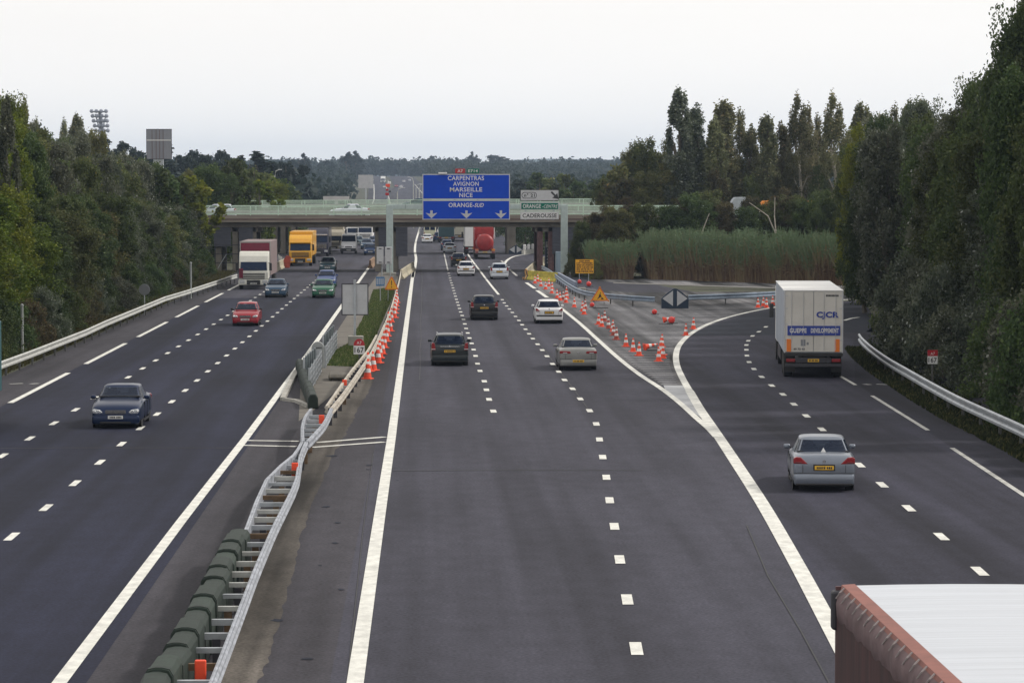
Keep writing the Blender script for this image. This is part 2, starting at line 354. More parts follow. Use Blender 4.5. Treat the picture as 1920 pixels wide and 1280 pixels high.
d2 = [(1193, 1216), (1176, 1124), (1162, 1049), (1152, 987), (1143, 938), (1137, 895), (1130, 857), (1124, 824), (1118, 795), (1105.5, 770), (1088, 748), (1073.5, 729),
      (1058.5, 712.5), (1047.5, 697), (1036, 682.5), (1025.6, 668), (1016.7, 656.5), (1008, 645.6), (999, 635), (992, 626), (985.4, 617.5), (979, 609), (973, 601), (966.7, 593.5), (960.6, 586), (955, 579.6), (950, 573.8), (945.4, 568), (941.7, 562)]
d1 = [(925, 771), (917, 749), (912, 731), (908, 715), (900, 695.6), (895.4, 682), (891.7, 667.5), (888, 655.6), (884.4, 644), (880.4, 634), (877, 624.5), (874, 616), (871.5, 607.5), (869, 599), (866.5, 591.7), (863.8, 585),
      (861.5, 578.5), (859.5, 572.5), (857.7, 567), (855.8, 561.5), (854, 555.6), (852.3, 550.3), (850.8, 545), (849.3, 540), (847.7, 535), (846.3, 530.5), (845, 526), (843.8, 521.5), (842.6, 517), (841.4, 512.5)]
ds = [(1837, 1071), (1765, 1006), (1704, 953), (1654, 909), (1612, 872), (1575, 838), (1541, 805), (1512, 780), (1488.5, 758), (1468, 739.6), (1447, 723), (1428, 706.6), (1413.6, 692), (1404.6, 679), (1400.5, 667), (1399.5, 656), (1399.5, 647), (1403, 639), (1411, 630), (1423, 622), (1436, 613)]
def dlist(px):
    q = P(*px); out = []
    for i, p in enumerate(q):
        d = (q[min(i + 1, len(q) - 1)] - q[max(i - 1, 0)]).normalized()
        out.append((p, d))
    return out
dashes('lane_dashes', dlist(d2), 1.5, .22); dashes('lane_dashes', dlist(d1), 1.5, .22); dashes('slip_dashes', dlist(ds), 1.5, .22)
line('lane_line', [(935, 552.5), (924.6, 540), (912, 524), (900, 508), (890, 495), (882, 484), (870, 465)], .2)
line('lane_line', [(840, 508), (836, 490), (832, 472), (826, 450), (818, 425)], .14, m=linef)
line('lane_line', [(955, 505), (969, 517)], .22, m=linef); line('lane_line', [(940, 489), (950, 498)], .22, m=linef)
line('exit_line', [(945, 496), (951, 488), (961, 482), (975, 478.5), (995, 476)], .32, smooth=True)
line('exit_line', [(987, 530), (1003, 541)], .32); line('exit_line', [(1007, 544.5), (1026, 558)], .32)
line('gore_line', [(1044, 572), (1062, 586), (1090, 609), (1124, 640), (1160, 672), (1200, 703), (1240, 729), (1275, 756), (1306, 784), (1328, 803), (1344, 820)], .25, z=.018, smooth=True)
line('gore_line', [(1600, 561), (1520, 568), (1455, 576), (1410, 584), (1365, 595), (1325, 609), (1295, 626), (1276, 644), (1268, 662), (1269, 684), (1279, 708), (1294, 735), (1312, 766), (1335, 800), (1375, 860), (1430, 945), (1490, 1050), (1560, 1180), (1640, 1330)],
     [.30] * 55 + [.36] * 60, smooth=True)
line('slip_shoulder_line', [(1635, 742), (1740, 807)], .16, m=linef); line('slip_shoulder_line', [(1785, 840), (1925, 932)], .16, m=linef); line('slip_shoulder_line', [(1575, 705), (1604, 722)], .16, m=linef)
line('slip_shoulder_line', [(1583, 601), (1596, 597), (1610, 595)], .25)
b = MB()
for a, c in ((1620, 1632), (1643, 1671), (1683, 1700)): strip_mb(b, P((a, 720.5), (c, 721.5)), .25, .014)
for a, c in ((18, 43), (57, 72)): strip_mb(b, P((a, 720), (c, 719)), .25, .014)
tag(b.build('cross_marks', linef), kind='structure')
# double white lines across the central strip
b = MB()
for q in (((452, 826), (560, 827.5)), ((450, 835), (555, 837.5)), ((592, 830), (722, 819.5)), ((585, 839), (720, 829))): strip_mb(b, P(*q), .28, .0165)
tag(b.build('cross_lines', linew), kind='structure')
# rumble stripes of the gore and its painted tip
gl = P((1044, 572), (1062, 586), (1090, 609), (1124, 640), (1160, 672), (1200, 703), (1240, 729), (1275, 756), (1306, 784))
gr = P((1312, 766), (1294, 735), (1279, 708), (1269, 684), (1268, 662), (1276, 644), (1295, 626), (1325, 609), (1365, 595), (1410, 584), (1455, 576), (1520, 568), (1600, 561))
def xat(path, y):
    for a, c in zip(path, path[1:]):
        if min(a.y, c.y) <= y <= max(a.y, c.y): return a.x + (c.x - a.x) * (y - a.y) / (c.y - a.y)
b = MB(); bd = MB(); y = at(1250, 722).y + .9
while y < 225:
    a, c = xat(gl, y), xat(gr, y)
    if a and c:
        strip_mb(b, [Vector((a + .35, y + .1)), Vector((c - .35, y - .1))], .75 if y < 160 else .6, .010)
        strip_mb(bd, [Vector((a + .3, y + .6)), Vector((c - .3, y + .4))], .24, .010)
    y += 1.45
tag(b.build('rumble_stripes', asphalt('worn_stripe', (.19, .19, .20), .25)), kind='structure')
tag(bd.build('rumble_grooves', asp_d), kind='structure')
sheet('gore_tip', P((1244, 722.5), (1284, 722.5), (1300, 750), (1326, 792), (1280, 757), (1248, 732)), .010, mat('pale_paint_worn', (.34, .35, .37), .85, noise=.2, nscale=1))
b = MB()
strip_mb(b, P((1400, 985), (1440, 1080), (1500, 1180), (1560, 1290)), .03, .012)
strip_mb(b, P((650, 1290), (680, 1000), (700, 850)), .02, .012)
for X_, y0_, y1_ in ((6.2, 110, 300), (-.2, 130, 300), (-13.0, 235, 300)):
    strip_mb(b, [Vector((X_ + rr_w * .02, y0_ + (y1_ - y0_) * i / 14)) for i, rr_w in enumerate((0, 1, -1, 2, 0, -2, 1, 0, 2, -1, 0, 1, 2, 0, -1))], .035, .012)
for Y_, xa_, xb_ in ((88, -1.1, 6.5), (152, -1.1, 9.2), (196, -1.1, 9.5), (263, -1.1, 9.8), (96, -16, -6.1), (170, -16, -6)): strip_mb(b, [Vector((xa_, Y_)), Vector(((xa_ + xb_) / 2, Y_ + .12)), Vector((xb_, Y_ - .05))], .09, .012)
tag(b.build('tar_seam', mat('tar', (.02, .02, .022), .7)), kind='structure')
b = MB(); rr = random.Random(5)
for px, py, s_ in ((622, 855, .22), (692, 872, .16), (690, 880, .1), (633, 980, .12), (628, 1018, .1), (520, 1163, .16), (640, 1105, .1), (576, 1235, .12), (612, 950, .15), (700, 760, .1), (745, 900, .06), (600, 1060, .07)):
    c = at(px, py); k = 9
    b.add([(c.x + s_ * rr.uniform(.5, 1) * math.cos(6.28 * i / k), c.y + 1.6 * s_ * rr.uniform(.5, 1) * math.sin(6.28 * i / k), .013) for i in range(k)], [tuple(range(k))])
tag(b.build('asphalt_chips', asp_d), kind='structure')


# ------------------------------------------------------------------ guard rails
darkpost = mat('post_weathered', (.09, .09, .085), .8, noise=.2)
WB = [(0, 0), (.05, .03), (.05, .09), (0, .13), (0, .18), (.05, .22), (.05, .28), (0, .31), (-.012, .31), (.035, .27), (.035, .23), (-.015, .19), (-.015, .12), (.035, .08), (.035, .04), (-.012, 0)]
def guardrail(label, path, m, side=1, step=2.0, top=.75, group=None, post=True, double=False, k=1.0, pm=None):
    """path lies on the ground; beam face turned to side"""
    P_ = [Vector((p[0], p[1], gz(p[0], p[1]))) for p in path]; o = P_[0].copy()
    r = empty('guardrail', o, 0, label, 'guardrail', group)
    b = MB(); sweep(b, [p - o for p in P_], [(u * side * k, q * k + top - .31 * k) for u, q in WB]); b.build('beam', m, r)
    if double:
        b = MB(); sweep(b, [p - o for p in P_], [(u * -side - .12 * side, q + top - .31) for u, q in WB]); b.build('beam', m, r)
    if post:
        for q, d in along([p - o for p in P_], step, 0)[:100]:
            b = MB(); n = Vector((d.y, -d.x, 0)) * side
            c = q - n * .08; b.box(c.x - .045, c.x + .045, c.y - .05, c.y + .05, 0 if not double else 0, top - .04); b.build('post', pm or darkpost, r)
    return r
rl = [at(*p, .75) for p in ((-60, 704), (5, 676), (55, 658), (110, 637), (160, 618), (200, 600), (250, 580), (309, 556), (350, 544), (400, 528), (425, 520), (444, 514))]
guardrail('long pale steel guardrail along the left shoulder in front of the trees', rl, galvp, 1, 4.0, k=1.15)
rr_ = smooth_path([at(*p, .75) for p in ((1611, 626), (1618, 635), (1635, 650), (1665, 671), (1700, 691), (1750, 719), (1800, 745), (1860, 772), (1920, 799), (2000, 840))], 4)
guardrail('steel guardrail bordering the slip road under the dark trees on the right', rr_, galv, 1, 4.0, top=.78, k=1.35)
rg = [at(*p, .75) for p in ((1016, 498), (1030, 505), (1050, 520), (1068, 532), (1085, 541), (1110, 547), (1170, 553), (1228, 556.5))]
guardrail('blue-grey guardrail curving from the yellow barrier to the arrow board', smooth_path(rg, 3), steelblue, 1, 4.0, k=1.2)
rg2 = [at(*p, .75) for p in ((1290, 553), (1350, 551), (1400, 549), (1455, 546), (1560, 543))]
guardrail('dark blue guardrail right of the diverging arrow board', rg2, steelblue, 1, 4.0, k=1.2)
# median ladder barrier
def rb(pts): return [at(*p, .72) for p in pts]
R1 = rb([(388, 1300), (396, 1280), (430, 1194), (460, 1116), (478, 1069), (500, 1017), (519, 975), (541, 932), (557, 895), (563, 855), (574, 827)])
L1 = rb([(308, 1300), (316, 1270), (374, 1176), (420, 1080), (464, 985), (500, 897), (550, 852), (566, 827)])
R2 = rb([(576, 826), (601, 800), (612, 784), (621, 764), (645, 735), (684, 679), (700, 653), (712, 628), (722, 605), (731, 583), (738, 560), (747, 530)])
L2 = rb([(568, 826), (567, 800), (572, 780), (583, 765)])
L3 = rb([(612, 760), (640, 720), (660, 692), (690, 655), (706, 627), (722, 595)])
rust = mat('rusty_timber', (.13, .085, .05), .9, noise=.4, nscale=3)
peach = mat('peach_weathered', (.46, .40, .33), .8, noise=.35, nscale=2.5, col2=(.55, .52, .46))
BB = [(-.05, .44), (-.05, .71), (-.02, .72), (.0, .70), (.03, .72), (.06, .68), (.065, .63), (.02, .59), (.02, .55), (.065, .51), (.05, .46), (0, .44)]
beamg = mat('beam_weathered', (.30, .32, .36), .6, .2, noise=.35, nscale=3)
def ladder(label, A, B, n, mts, m=galvp, seed=1):
    o = A[0].copy(); o.z = 0; r = empty('median_barrier', o, 0, label, 'crash barrier'); rr = random.Random(seed)
    A = smooth_path(A, 2); B = smooth_path(B, 2)
    oo = Vector((o.x, o.y, 0)); A = [p - oo for p in A]; B = [p - oo for p in B]
    for pth, s_ in ((A, 1), (B, -1)):
        b = MB(); sweep(b, [p - Vector((0, 0, .72)) for p in pth], [(u * s_, q) for u, q in BB]); b.build('beam', m, r)
    ya = max(min(p.y for p in A), min(p.y for p in B)) + .2; yb = min(max(p.y for p in A), max(p.y for p in B))
    for k in range(n):
        y = ya + (yb - ya) * k / n; xa, xb = xat(A, y), xat(B, y)
        if xa is None or xb is None: continue
        lo, hi = min(xa, xb), max(xa, xb)
        b = MB(); b.box(lo - .02, hi + .02, y - .05, y + .05, .52 + rr.uniform(-.02, .02), .62); b.build('crossbar', rr.choice(mts), r)
        if k % 2 == 0:
            b = MB(); c = (lo + hi) / 2; b.box(c - .07, c + .07, y - .06, y + .06, 0, .515); b.build('post', rr.choice([rust, darkmet]), r)
    return r
lad = ladder('double-beam ladder guardrail of the median closest to the camera', R1, L1, 27, [galv, galv, galvp, rust, galv], beamg, 4)
ladder('short twisted section of median guardrail just beyond the crossing white lines', R2[:4], L2, 7, [galv, galvp], beamg, 5)
ladder('narrow far section of median guardrail running behind the row of cones', R2[3:9], L3[:5], 30, [darkmet, galv], peach, 6)
guardrail('bent end of the median guardrail leading to the gantry foot', [Vector((p.x, p.y, 0)) for p in R2[8:]] + [at(752, 521)], peach, 1, 3.0)
for p, q in (((376, 1262), 'orange reflector plate on the median guardrail at the bottom edge of the picture'), ((553, 882), 'orange reflector plate on the median guardrail just before the crossing white lines'), ((603, 790), 'orange reflector plate on the median guardrail just past the crossing white lines'), ((646, 722), 'orange reflector plate on the median guardrail left of the nearest cone')):
    c = at(*p, .6); b = MB(); b.rbox(-.09, .09, -.05, .05, -.16, .22, .02); o = b.build('reflector', orange); o.location = c; tag(o, q, 'reflector', 'orange reflectors on the median barrier')
# dark green modules covering the left beam
gm = mat('dark_green_cover', (.009, .019, .014), .75, noise=.35, nscale=2.5, bump=.4)
gm2 = mat('grey_green_cover', (.016, .030, .022), .75, noise=.3, nscale=2.5, bump=.4)
gpath = [Vector((p.x - .14, p.y, 0)) for p in smooth_path(rb([(296, 1330), (306, 1290), (340, 1232), (374, 1176), (420, 1080), (458, 1000)]), 6)]
mods = along(gpath, 1.42, .2); nm = len(mods)
for k, (p, d) in enumerate(mods):
    hgt = .86 + .05 * math.sin(k * 2.1); b = MB()
    prof = [(-.24, 0), (-.225, hgt * .86), (-.17, hgt * .97), (-.05, hgt), (.05, hgt), (.17, hgt * .97), (.225, hgt * .86), (.24, 0)]
    sweep(b, [p - p, d * .35, d * .7, d * 1.1, d * 1.415], prof)
    r = b.build('barrier_cover', gm2 if k % 5 == 1 else gm, smooth=False, bevel=.012)
    b = MB(); sweep(b, [d * .02, d * .2], [(u * 1.04, z * 1.015) for u, z in prof]); b.build('collar', gm, r); r.location = p; r.scale = (1 + .05 * math.sin(k * 3.7), 1, 1); r.rotation_euler.z = .02 * math.sin(k * 5.3)
    tag(r, f'green barrier cover, {ORD[k]}{"" if k == 0 else " from the near end"} of the long median row', 'barrier cover', 'green covers over the median barrier')
pm = along(smooth_path(P((590, 775), (582, 752), (574, 732), (568, 712), (562, 695)), 4), 2.4, .1)
for k, (p, d) in enumerate(pm):
    b = MB(); sweep(b, [p - p, d * 1.2, d * 2.35], [(-.2, 0), (-.19, .42), (-.1, .56), (.1, .56), (.19, .42), (.2, 0)]); r = b.build('barrier_cover', gm, bevel=.05); r.location = p
    tag(r, f'dark barrier cover past the crossing lines, {ORD[k]} of the short row by the cabinet', 'barrier cover', 'green covers past the crossing lines')
# dark screens, mesh fence, cabinet
def panel(name, label, cat, a, c, h, m, th=.05, z=0, cap=None):
    a = Vector((a.x, a.y, 0)); c = Vector((c.x, c.y, 0)); d = c - a; ln = d.length; r = empty(name, a, math.atan2(d.y, d.x), label, cat)
    b = MB(); b.box(0, ln, -th / 2, th / 2, z, z + h); b.build('panel', m, r)
    for k in range(int(ln / 1.6) + 1):
        b = MB(); x = min(ln, k * 1.6); b.box(x - .03, x + .03, -th / 2 - .02, th / 2 + .02, 0, z + h + .05); b.build('post', galv, r)
    return r
screen = mat('dark_screen', (.018, .035, .042), .8, noise=.3, nscale=3)
panel('screen_fence', 'dark blue-green windbreak screen left of the grey cabinet in the median', 'screen', at(570, 715), at(592, 692), 1.0, screen)
panel('screen_fence', 'dark blue-green windbreak screen behind the grey cabinet towards the big sign back', 'screen', at(606, 668), at(626, 645), 1.0, screen)
def meshfence(label, a, c, h):
    d = c - a; ln = d.length; r = empty('mesh_fence', a, math.atan2(d.y, d.x), label, 'fence'); b = MB()
    for k in range(int(ln / .28)): b.box(k * .28, k * .28 + .035, -.012, .012, .05, h)
    for z in (.1, .35, .6, .85, 1.05): b.box(0, ln, -.018, .018, z * h / 1.1 - .02, z * h / 1.1 + .02)
    b.build('mesh', galv, r)
    for k in range(int(ln / 3) + 1):
        b = MB(); b.box(k * 3 - .04, k * 3 + .04, -.04, .04, 0, h + .05); b.build('post', galv, r)
meshfence('grey steel mesh fence standing in front of the grey cabinet', at(580, 738), at(603, 698), 1.0)
meshfence('grey steel mesh fence between the grey cabinet and the concrete block', at(610, 690), at(632, 655), 1.0)
c = at(596, 690); r = empty('cabinet', c, 0, 'round-topped pale grey roadside cabinet at the left edge of the median', 'cabinet')
prof = [(-.29, 0), (-.29, .95)] + [(.29 * math.cos(math.pi - math.pi * k / 8), .95 + .29 * math.sin(math.pi * k / 8)) for k in range(1, 8)] + [(.29, .95), (.29, 0)]
cabm = mat('cabinet_grey', (.30, .32, .32), .7, noise=.15)
b = MB(); b.prism(prof, -.18, .18); b.build('housing', cabm, r, bevel=.015)
b = MB(); b.rbox(-.2, .2, -.2, -.184, .15, .88, .008); b.build('door', galv, r)
b = MB(); b.box(-.2, .2, -.205, -.183, .95, .98); b.build('hinge_bar', darkmet, r)
c = at(667, 650); b = MB(); b.rbox(-.4, .4, -.3, .3, 0, .58, .03); o = b.build('concrete_block', concrete); o.location = c; tag(o, 'grey concrete block at the foot of the large sign back in the median', 'concrete block')
b = MB(); strip_mb(b, P((530, 751), (541, 729), (549, 712), (556, 699)), .2, 0); b2 = MB()
sweep(b2, P((530, 751), (541, 729), (549, 712), (556, 699)), [(-.1, 0), (-.1, .14), (.1, .14), (.1, 0)]); sweep(b2, P((533, 751.5), (556, 754), (580, 765)), [(-.1, 0), (-.1, .12), (.1, .12), (.1, 0)])
o = b2.build('kerb', concrete); tag(o, 'broken pale concrete kerb bending around the soil left of the median', 'kerb')
b = MB(); b.rbox(-1.9, 1.9, -.6, .6, 0, .45, .2); o = b.build('concrete_block', gravel); c = at(641, 712); o.location = c; b = None; o.scale = (.3, 1.6, .7)
tag(o, 'small gritty concrete footing beside the median barrier under the kilometre plate', 'footing')
# ------------------------------------------------------------------ signs
def km_sign(px, py0, py1, pyb, label, arch):
    base = at(px, pyb) if pyb else Vector((atY(px, 670, 120).x, 120, 0)); Y = base.y; top = atY(px, py0, Y).z; bot = atY(px, py1, Y).z; h = top - bot; wd = h * .72
    r = empty('kilometre_sign', base, 0, label, 'kilometre sign'); s = wd / 2; zm = bot + h * .56
    b = MB(); b.box(-s, s, -.03, 0, bot, zm); b.build('plate', signwhite, r)
    prof = [(-s, zm + .005)] + ([(s * math.cos(math.pi - math.pi * k / 10), zm + .005 + (top - zm) * math.sin(math.pi * k / 10)) for k in range(1, 10)] if arch else [(-s, top), (s, top)]) + [(s, zm + .005)]
    b = MB(); b.prism(prof, -.03, 0); b.build('road_number_plate', redsign, r)
    text('A7', 0, zm + (top - zm) * .42, wd * .42, h * .2, signwhite, r); text('167', 0, bot + h * .28, wd * .84, h * .36, darkpl, r, bold=.02)
    b = MB(); b.box(-.035, .035, .005, .06, 0, top - .1); b.build('post', darkpost, r)
km_sign(673.5, 635, 664, 690, 'white kilometre plate 167 with round red A7 top on the grass of the median', True)
km_sign(1748.5, 656, 682, None, 'white kilometre plate 167 with red A7 strip behind the right guardrail', False)
def sign_back(px0, px1, py0, py1, pyb, label, m, pole, D=None, pyt=None):
    px = (px0 + px1) / 2; base = at(px, pyb) if D is None else Vector((atY(px, pyb, D).x, D, 0)); Y = base.y
    x0, x1 = atY(px0, py0, Y).x - base.x, atY(px1, py0, Y).x - base.x; z1, z0 = atY(px, py0, Y).z, atY(px, py1, Y).z
    r = empty('road_sign', base, 0, label, 'road sign')
    b = MB(); b.box(x0, x1, 0, .04, z0, z1); b.build('panel', m, r)
    b = MB(); e = .05
    for q in ((x0 - e, x1 + e, z0 - e, z0), (x0 - e, x1 + e, z1, z1 + e), (x0 - e, x0, z0, z1), (x1, x1 + e, z0, z1)): b.box(q[0], q[1], -.02, .05, q[2], q[3])
    b.build('frame', darkmet, r)
    b = MB(); b.box(-pole, pole, *((-.13, -.01) if D is None else (.06, .5)), 0, z1 + .25 if pyt else z0 + .3); b.build('post', galv, r)
    return r, (x0, x1, z0, z1)
sign_back(642, 689, 533, 589, 650, 'large pale grey back of a two-panel sign on a central post in the median', signgrey, .06, pyt=1)
r, q = sign_back(275, 321, 243, 298, 520, 'tall grey billboard back rising above the trees on the left', mat('billboard_grey', (.24, .25, .28), .6, noise=.15, stretch=(6, 1, .3)), .5, D=300)
b = MB(); h = q[3] - q[2]
b.box(q[0], q[1], -.05, -.005, q[3] - h * .38, q[3] - h * .35); b.build('bright_strip', white, r)
b = MB(); [b.box(x - .03, x + .03, -.04, -.006, q[2], q[3] - .02) for x in (-.6, -.2, .15, .5)]; b.build('rib', mat('rib_brown', (.16, .12, .13), .6), r)
# round sign back left, small posts
base = at(271, 590, 0); base = Vector((base.x, base.y, 0)); Y = base.y
r = empty('round_sign', base, 0, 'round grey back of a sign behind the left guardrail', 'road sign')
zc = atY(271, 543, Y).z; b = MB(); b.lathe([(0.05, -.03), (.36, -.03), (.37, 0), (.36, .0), (.05, .005)], 28, (0, -.02, zc), 'Y'); b.build('disc', mat('aluminium_dull', (.17, .18, .19), .5, .3), r)
b = MB(); b.tube([(0, .03, 0), (0, .03, zc + .2)], .035); b.build('post', galv, r)
for px, pyb, pyt, lab in ((42, 665, 574, 'slim pale marker post behind the left guardrail near the left picture edge'), (358, 560, 494, 'slim grey post among the trees behind the far left guardrail')):
    base = at(px, pyb); t = atY(px, pyt, base.y).z; b = MB(); b.tube([(0, 0, 0), (0, 0, t)], .07, 10); b.lathe([(.09, t), (.09, t + .08), (.03, t + .12)], 10)
    o = b.build('marker_post', cabm); o.location = base; tag(o, lab, 'post')
# works triangles, small blue panel
def tri_sign(px0, px1, pt, pb, base_py, label, person):
    px = (px0 + px1) / 2; base = at(px, base_py); Y = base.y; zt, zb = atY(px, pt, Y).z, atY(px, pb, Y).z
    s = (px1 - px0) / 2 * Y / F; r = empty('warning_sign', base, 0, label, 'warning sign')
    def t(k, y0, y1, m, n):
        cz = zb + (zt - zb) / 3; pts = [(x * k, cz + (z - cz) * k) for x, z in ((-s, zb + .06), (-s + .06, zb), (s - .06, zb), (s, zb + .06), (.05, zt), (-.05, zt))]
        b = MB(); b.prism(pts, y0, y1); return b.build(n, m, r)
    t(1, -.03, 0, mat('sign_orange_rim', (.75, .16, .02), .5), 'plate'); t(.80, -.036, -.031, signyel, 'field')
    b = MB(); h = zt - zb
    if person:
        b.prism([(-.05 * s, zb + h * .50), (.08 * s, zb + h * .54), (.20 * s, zb + h * .32), (-.02 * s, zb + h * .25), (-.22 * s, zb + h * .14), (-.30 * s, zb + h * .14), (-.12 * s, zb + h * .32)], -.042, -.037)
        b.prism([(.10 * s, zb + h * .12), (.48 * s, zb + h * .12), (.30 * s, zb + h * .26)], -.042, -.037)
        b.prism([(.02 * s, zb + h * .56), (.12 * s, zb + h * .56), (.12 * s, zb + h * .63), (.02 * s, zb + h * .63)], -.042, -.037)
        b.prism([(.05 * s, zb + h * .42), (.28 * s, zb + h * .24), (.25 * s, zb + h * .20), (.03 * s, zb + h * .38)], -.042, -.037)
    else:
        b.prism([(-.07 * s, zb + h * .70), (.07 * s, zb + h * .70), (.04 * s, zb + h * .32), (-.04 * s, zb + h * .32)], -.042, -.037); b.prism([(-.06 * s, zb + h * .24), (.06 * s, zb + h * .24), (.06 * s, zb + h * .15), (-.06 * s, zb + h * .15)], -.042, -.037)
    b.build('symbol', darkpl, r)
    for sx in (-1, 1): b = MB(); b.tube([(sx * s * .5, .02, max(zb, .1)), (sx * s * .6, .5, 0)], .02, 6) ; b.tube([(sx * s * .5, .03, zb + .1), (sx * s * .5, .03, 0)], .02, 6); b.build('leg', galv, r)
    return r
r = tri_sign(1108.5, 1140.5, 539, 564, 571, 'yellow triangular roadworks sign with digging figure standing on the gore', True)
for sx in (-1, 0, 1): b = MB(); s = .8; b.lathe([(.07, 0), (.07, .05)], 10, (sx * .62, -.06, .28 if sx else 1.25), 'Y'); b.build('flash_lamp', ambl, r)
tri_sign(721.5, 747, 519, 543, 566, 'amber warning triangle with exclamation mark beside the gantry foot in the median', False)
base = at(713, 566); r = empty('panel_sign', base, 0, 'small blue lane sign with pale vertical bars left of the amber triangle', 'road sign'); Y = base.y
x0, x1 = [atY(p, 530, Y).x - base.x for p in (705, 721)]; z1, z0 = [atY(713, p, Y).z for p in (519, 536)]
b = MB(); b.box(x0, x1, -.03, 0, z0, z1); b.build('panel', mat('sign_mid_blue', (.03, .16, .38), .5), r)
b = MB(); 
for k in range(4): x = x0 + (x1 - x0) * (k + .6) / 4.4; b.box(x - .03, x + .03, -.034, -.031, z0 + .1, z1 - .1)
b.build('lane_bars', signwhite, r); b = MB(); b.tube([(0, .03, 0), (0, .03, z1)], .035); b.build('post', galv, r)
# diverging arrow boards
def arrow_board(px0, px1, pt, pb, label, m=navy):
    px = (px0 + px1) / 2; base = at(px, pb); Y = base.y; s = (px1 - px0) / 2 * Y / F; h = atY(px, pt, Y).z
    r = empty('arrow_board', base, 0, label, 'arrow board')
    b = MB(); b.prism([(-s, 0), (-s, h * .52), (-s * .55, h * .80), (-s * .1, h), (s * .1, h), (s * .55, h * .80), (s, h * .52), (s, 0)], -.05, .12); b.build('board', m, r)
    for q in (-1, 1): b = MB(); b.prism([(q * s * .15, h * .12), (q * s * .15, h * .90), (q * s * .93, h * .50), ][::q], -.058, -.052); b.build('arrow', signgrey, r)
arrow_board(1240, 1291, 541, 578, 'large blue board with two pale arrows pointing left and right on the gore')
arrow_board(954, 980, 460, 476, 'far small diverging arrow board beyond the bridge at the exit')
# chevron strip + striped barrier wall at far exit
base = at(988, 474); r = empty('chevron_sign', base, 0, 'low dark chevron strip beside the far arrow board', 'chevron sign'); Y = base.y; k = Y / F
b = MB(); z = atY(988, 466, Y).z; b.box(-10 * k, 11 * k, -.03, 0, z, z + 6 * k); b.build('panel', navy, r)
b = MB()
for i in range(4): x = (-8 + i * 5) * k; b.prism([(x, z + .5 * k), (x + 1.6 * k, z + .5 * k), (x + 3.4 * k, z + 3 * k), (x + 1.6 * k, z + 5.5 * k), (x, z + 5.5 * k), (x + 1.8 * k, z + 3 * k)], -.04, -.031)
b.build('chevrons', signwhite, r); b = MB(); b.box(-.05, .05, 0, .08, 0, z); b.box(-9 * k, -9 * k + .08, 0, .08, 0, z); b.box(9 * k, 9 * k + .08, 0, .08, 0, z); b.build('post', galv, r)
a, c = at(980, 477), at(1024, 472.5); d = c - a; r = empty('barrier_wall', a, math.atan2(d.y, d.x), 'low white concrete barrier wall with dark gaps along the far exit road', 'barrier wall')
b = MB(); b.box(0, d.length, -.15, .15, 0, .55); b.build('wall', concrete if False else mat('concrete_white', (.5, .5, .47), .8, noise=.1), r)
for k in range(6): x = d.length * (k + .5) / 6; b = MB(); b.rbox(x - .25, x + .25, -.17, .17, .56, 1.25, .1); b.build('block', signwhite, r)
# yellow works notice
base = at(1096, 528); Y = base.y; r = empty('notice_sign', base, 0, 'amber roadworks notice panel with rows of dark text on two posts', 'road sign')
x0, x1 = [atY(p, 500, Y).x - base.x for p in (1079, 1113)]; z1, z0 = [atY(1096, p, Y).z for p in (486.5, 512.5)]
b = MB(); b.box(x0, x1, -.03, 0, z0, z1); b.build('panel', signyel, r)
b = MB(); rr = random.Random(9)
for row in range(6):
    z = z1 - (z1 - z0) * (row + .75) / 6.6; x = x0 + (.35 if row == 0 else .1); hh = (z1 - z0) * .07
    while x < x1 - (.4 if row == 0 else .12):
        wd = rr.uniform(.04, .085); b.box(x, x + wd, -.035, -.031, z - hh * rr.uniform(.5, 1), z + hh); x += wd + rr.choice([.022, .022, .03, .08])
b.build('text_rows', mat('sign_text_brown', (.12, .05, .01), .6), r)
for x in (x0 + .35, x1 - .45): b = MB(); b.box(x - .03, x + .03, .005, .06, 0, z1 - .1); b.build('post', galv, r)
# ------------------------------------------------------------------ cones
def cone_proto(m):
    r = empty('traffic_cone'); b = MB(); b.rbox(-.19, .19, -.19, .19, 0, .045, .015); b.build('base', m, r)
    b = MB(); b.lathe([(.155, .045), (.118, .25), (.092, .40), (.065, .56), (.048, .66), (.030, .76), (.022, .765)], 18); b.build('body', m, r, smooth=False)
    b = MB(); b.lathe([(.121, .25), (.096, .40)], 18); b.build('band', conewhite, r); b = MB(); b.lathe([(.069, .56), (.052, .66)], 18); b.build('band', conewhite, r)
    return r
protos = [cone_proto(orange), cone_proto(orangedirty)]; used = [0, 0]
def cone(px, py, label, group, dirty=0, s=1.0, fallen=0):
    p = protos[dirty]; o = p if not used[dirty] else copy_tree(p); used[dirty] = 1
    c = at(px, py); o.location = c; o.scale = (s, s, s); rr = random.Random(px * 7 + py); o.rotation_euler = (0, 0, rr.uniform(0, 1.5)) if not fallen else (0, R(78), rr.uniform(-.6, .6))
    if not fallen: o.rotation_euler.x = rr.uniform(-.04, .04)
    else: o.location.z = .17
    tag(o, label, 'traffic cone', group); return o
row = [(689, 710.5), (691, 697), (700, 695), (709, 681), (712, 672), (716.5, 664.5), (720, 652.5), (724, 640.5), (726, 630.5), (731, 621), (728, 612), (733, 604), (739, 596), (740, 587.5), (741, 580.5), (742.5, 574), (744, 568)]
for i, (x, y) in enumerate(row): cone(x, y, f'bright cone, {ORD[i]}{"" if i == 0 else " from the near end"} of the row along the median barrier', 'cones along the median barrier', s=1.18)
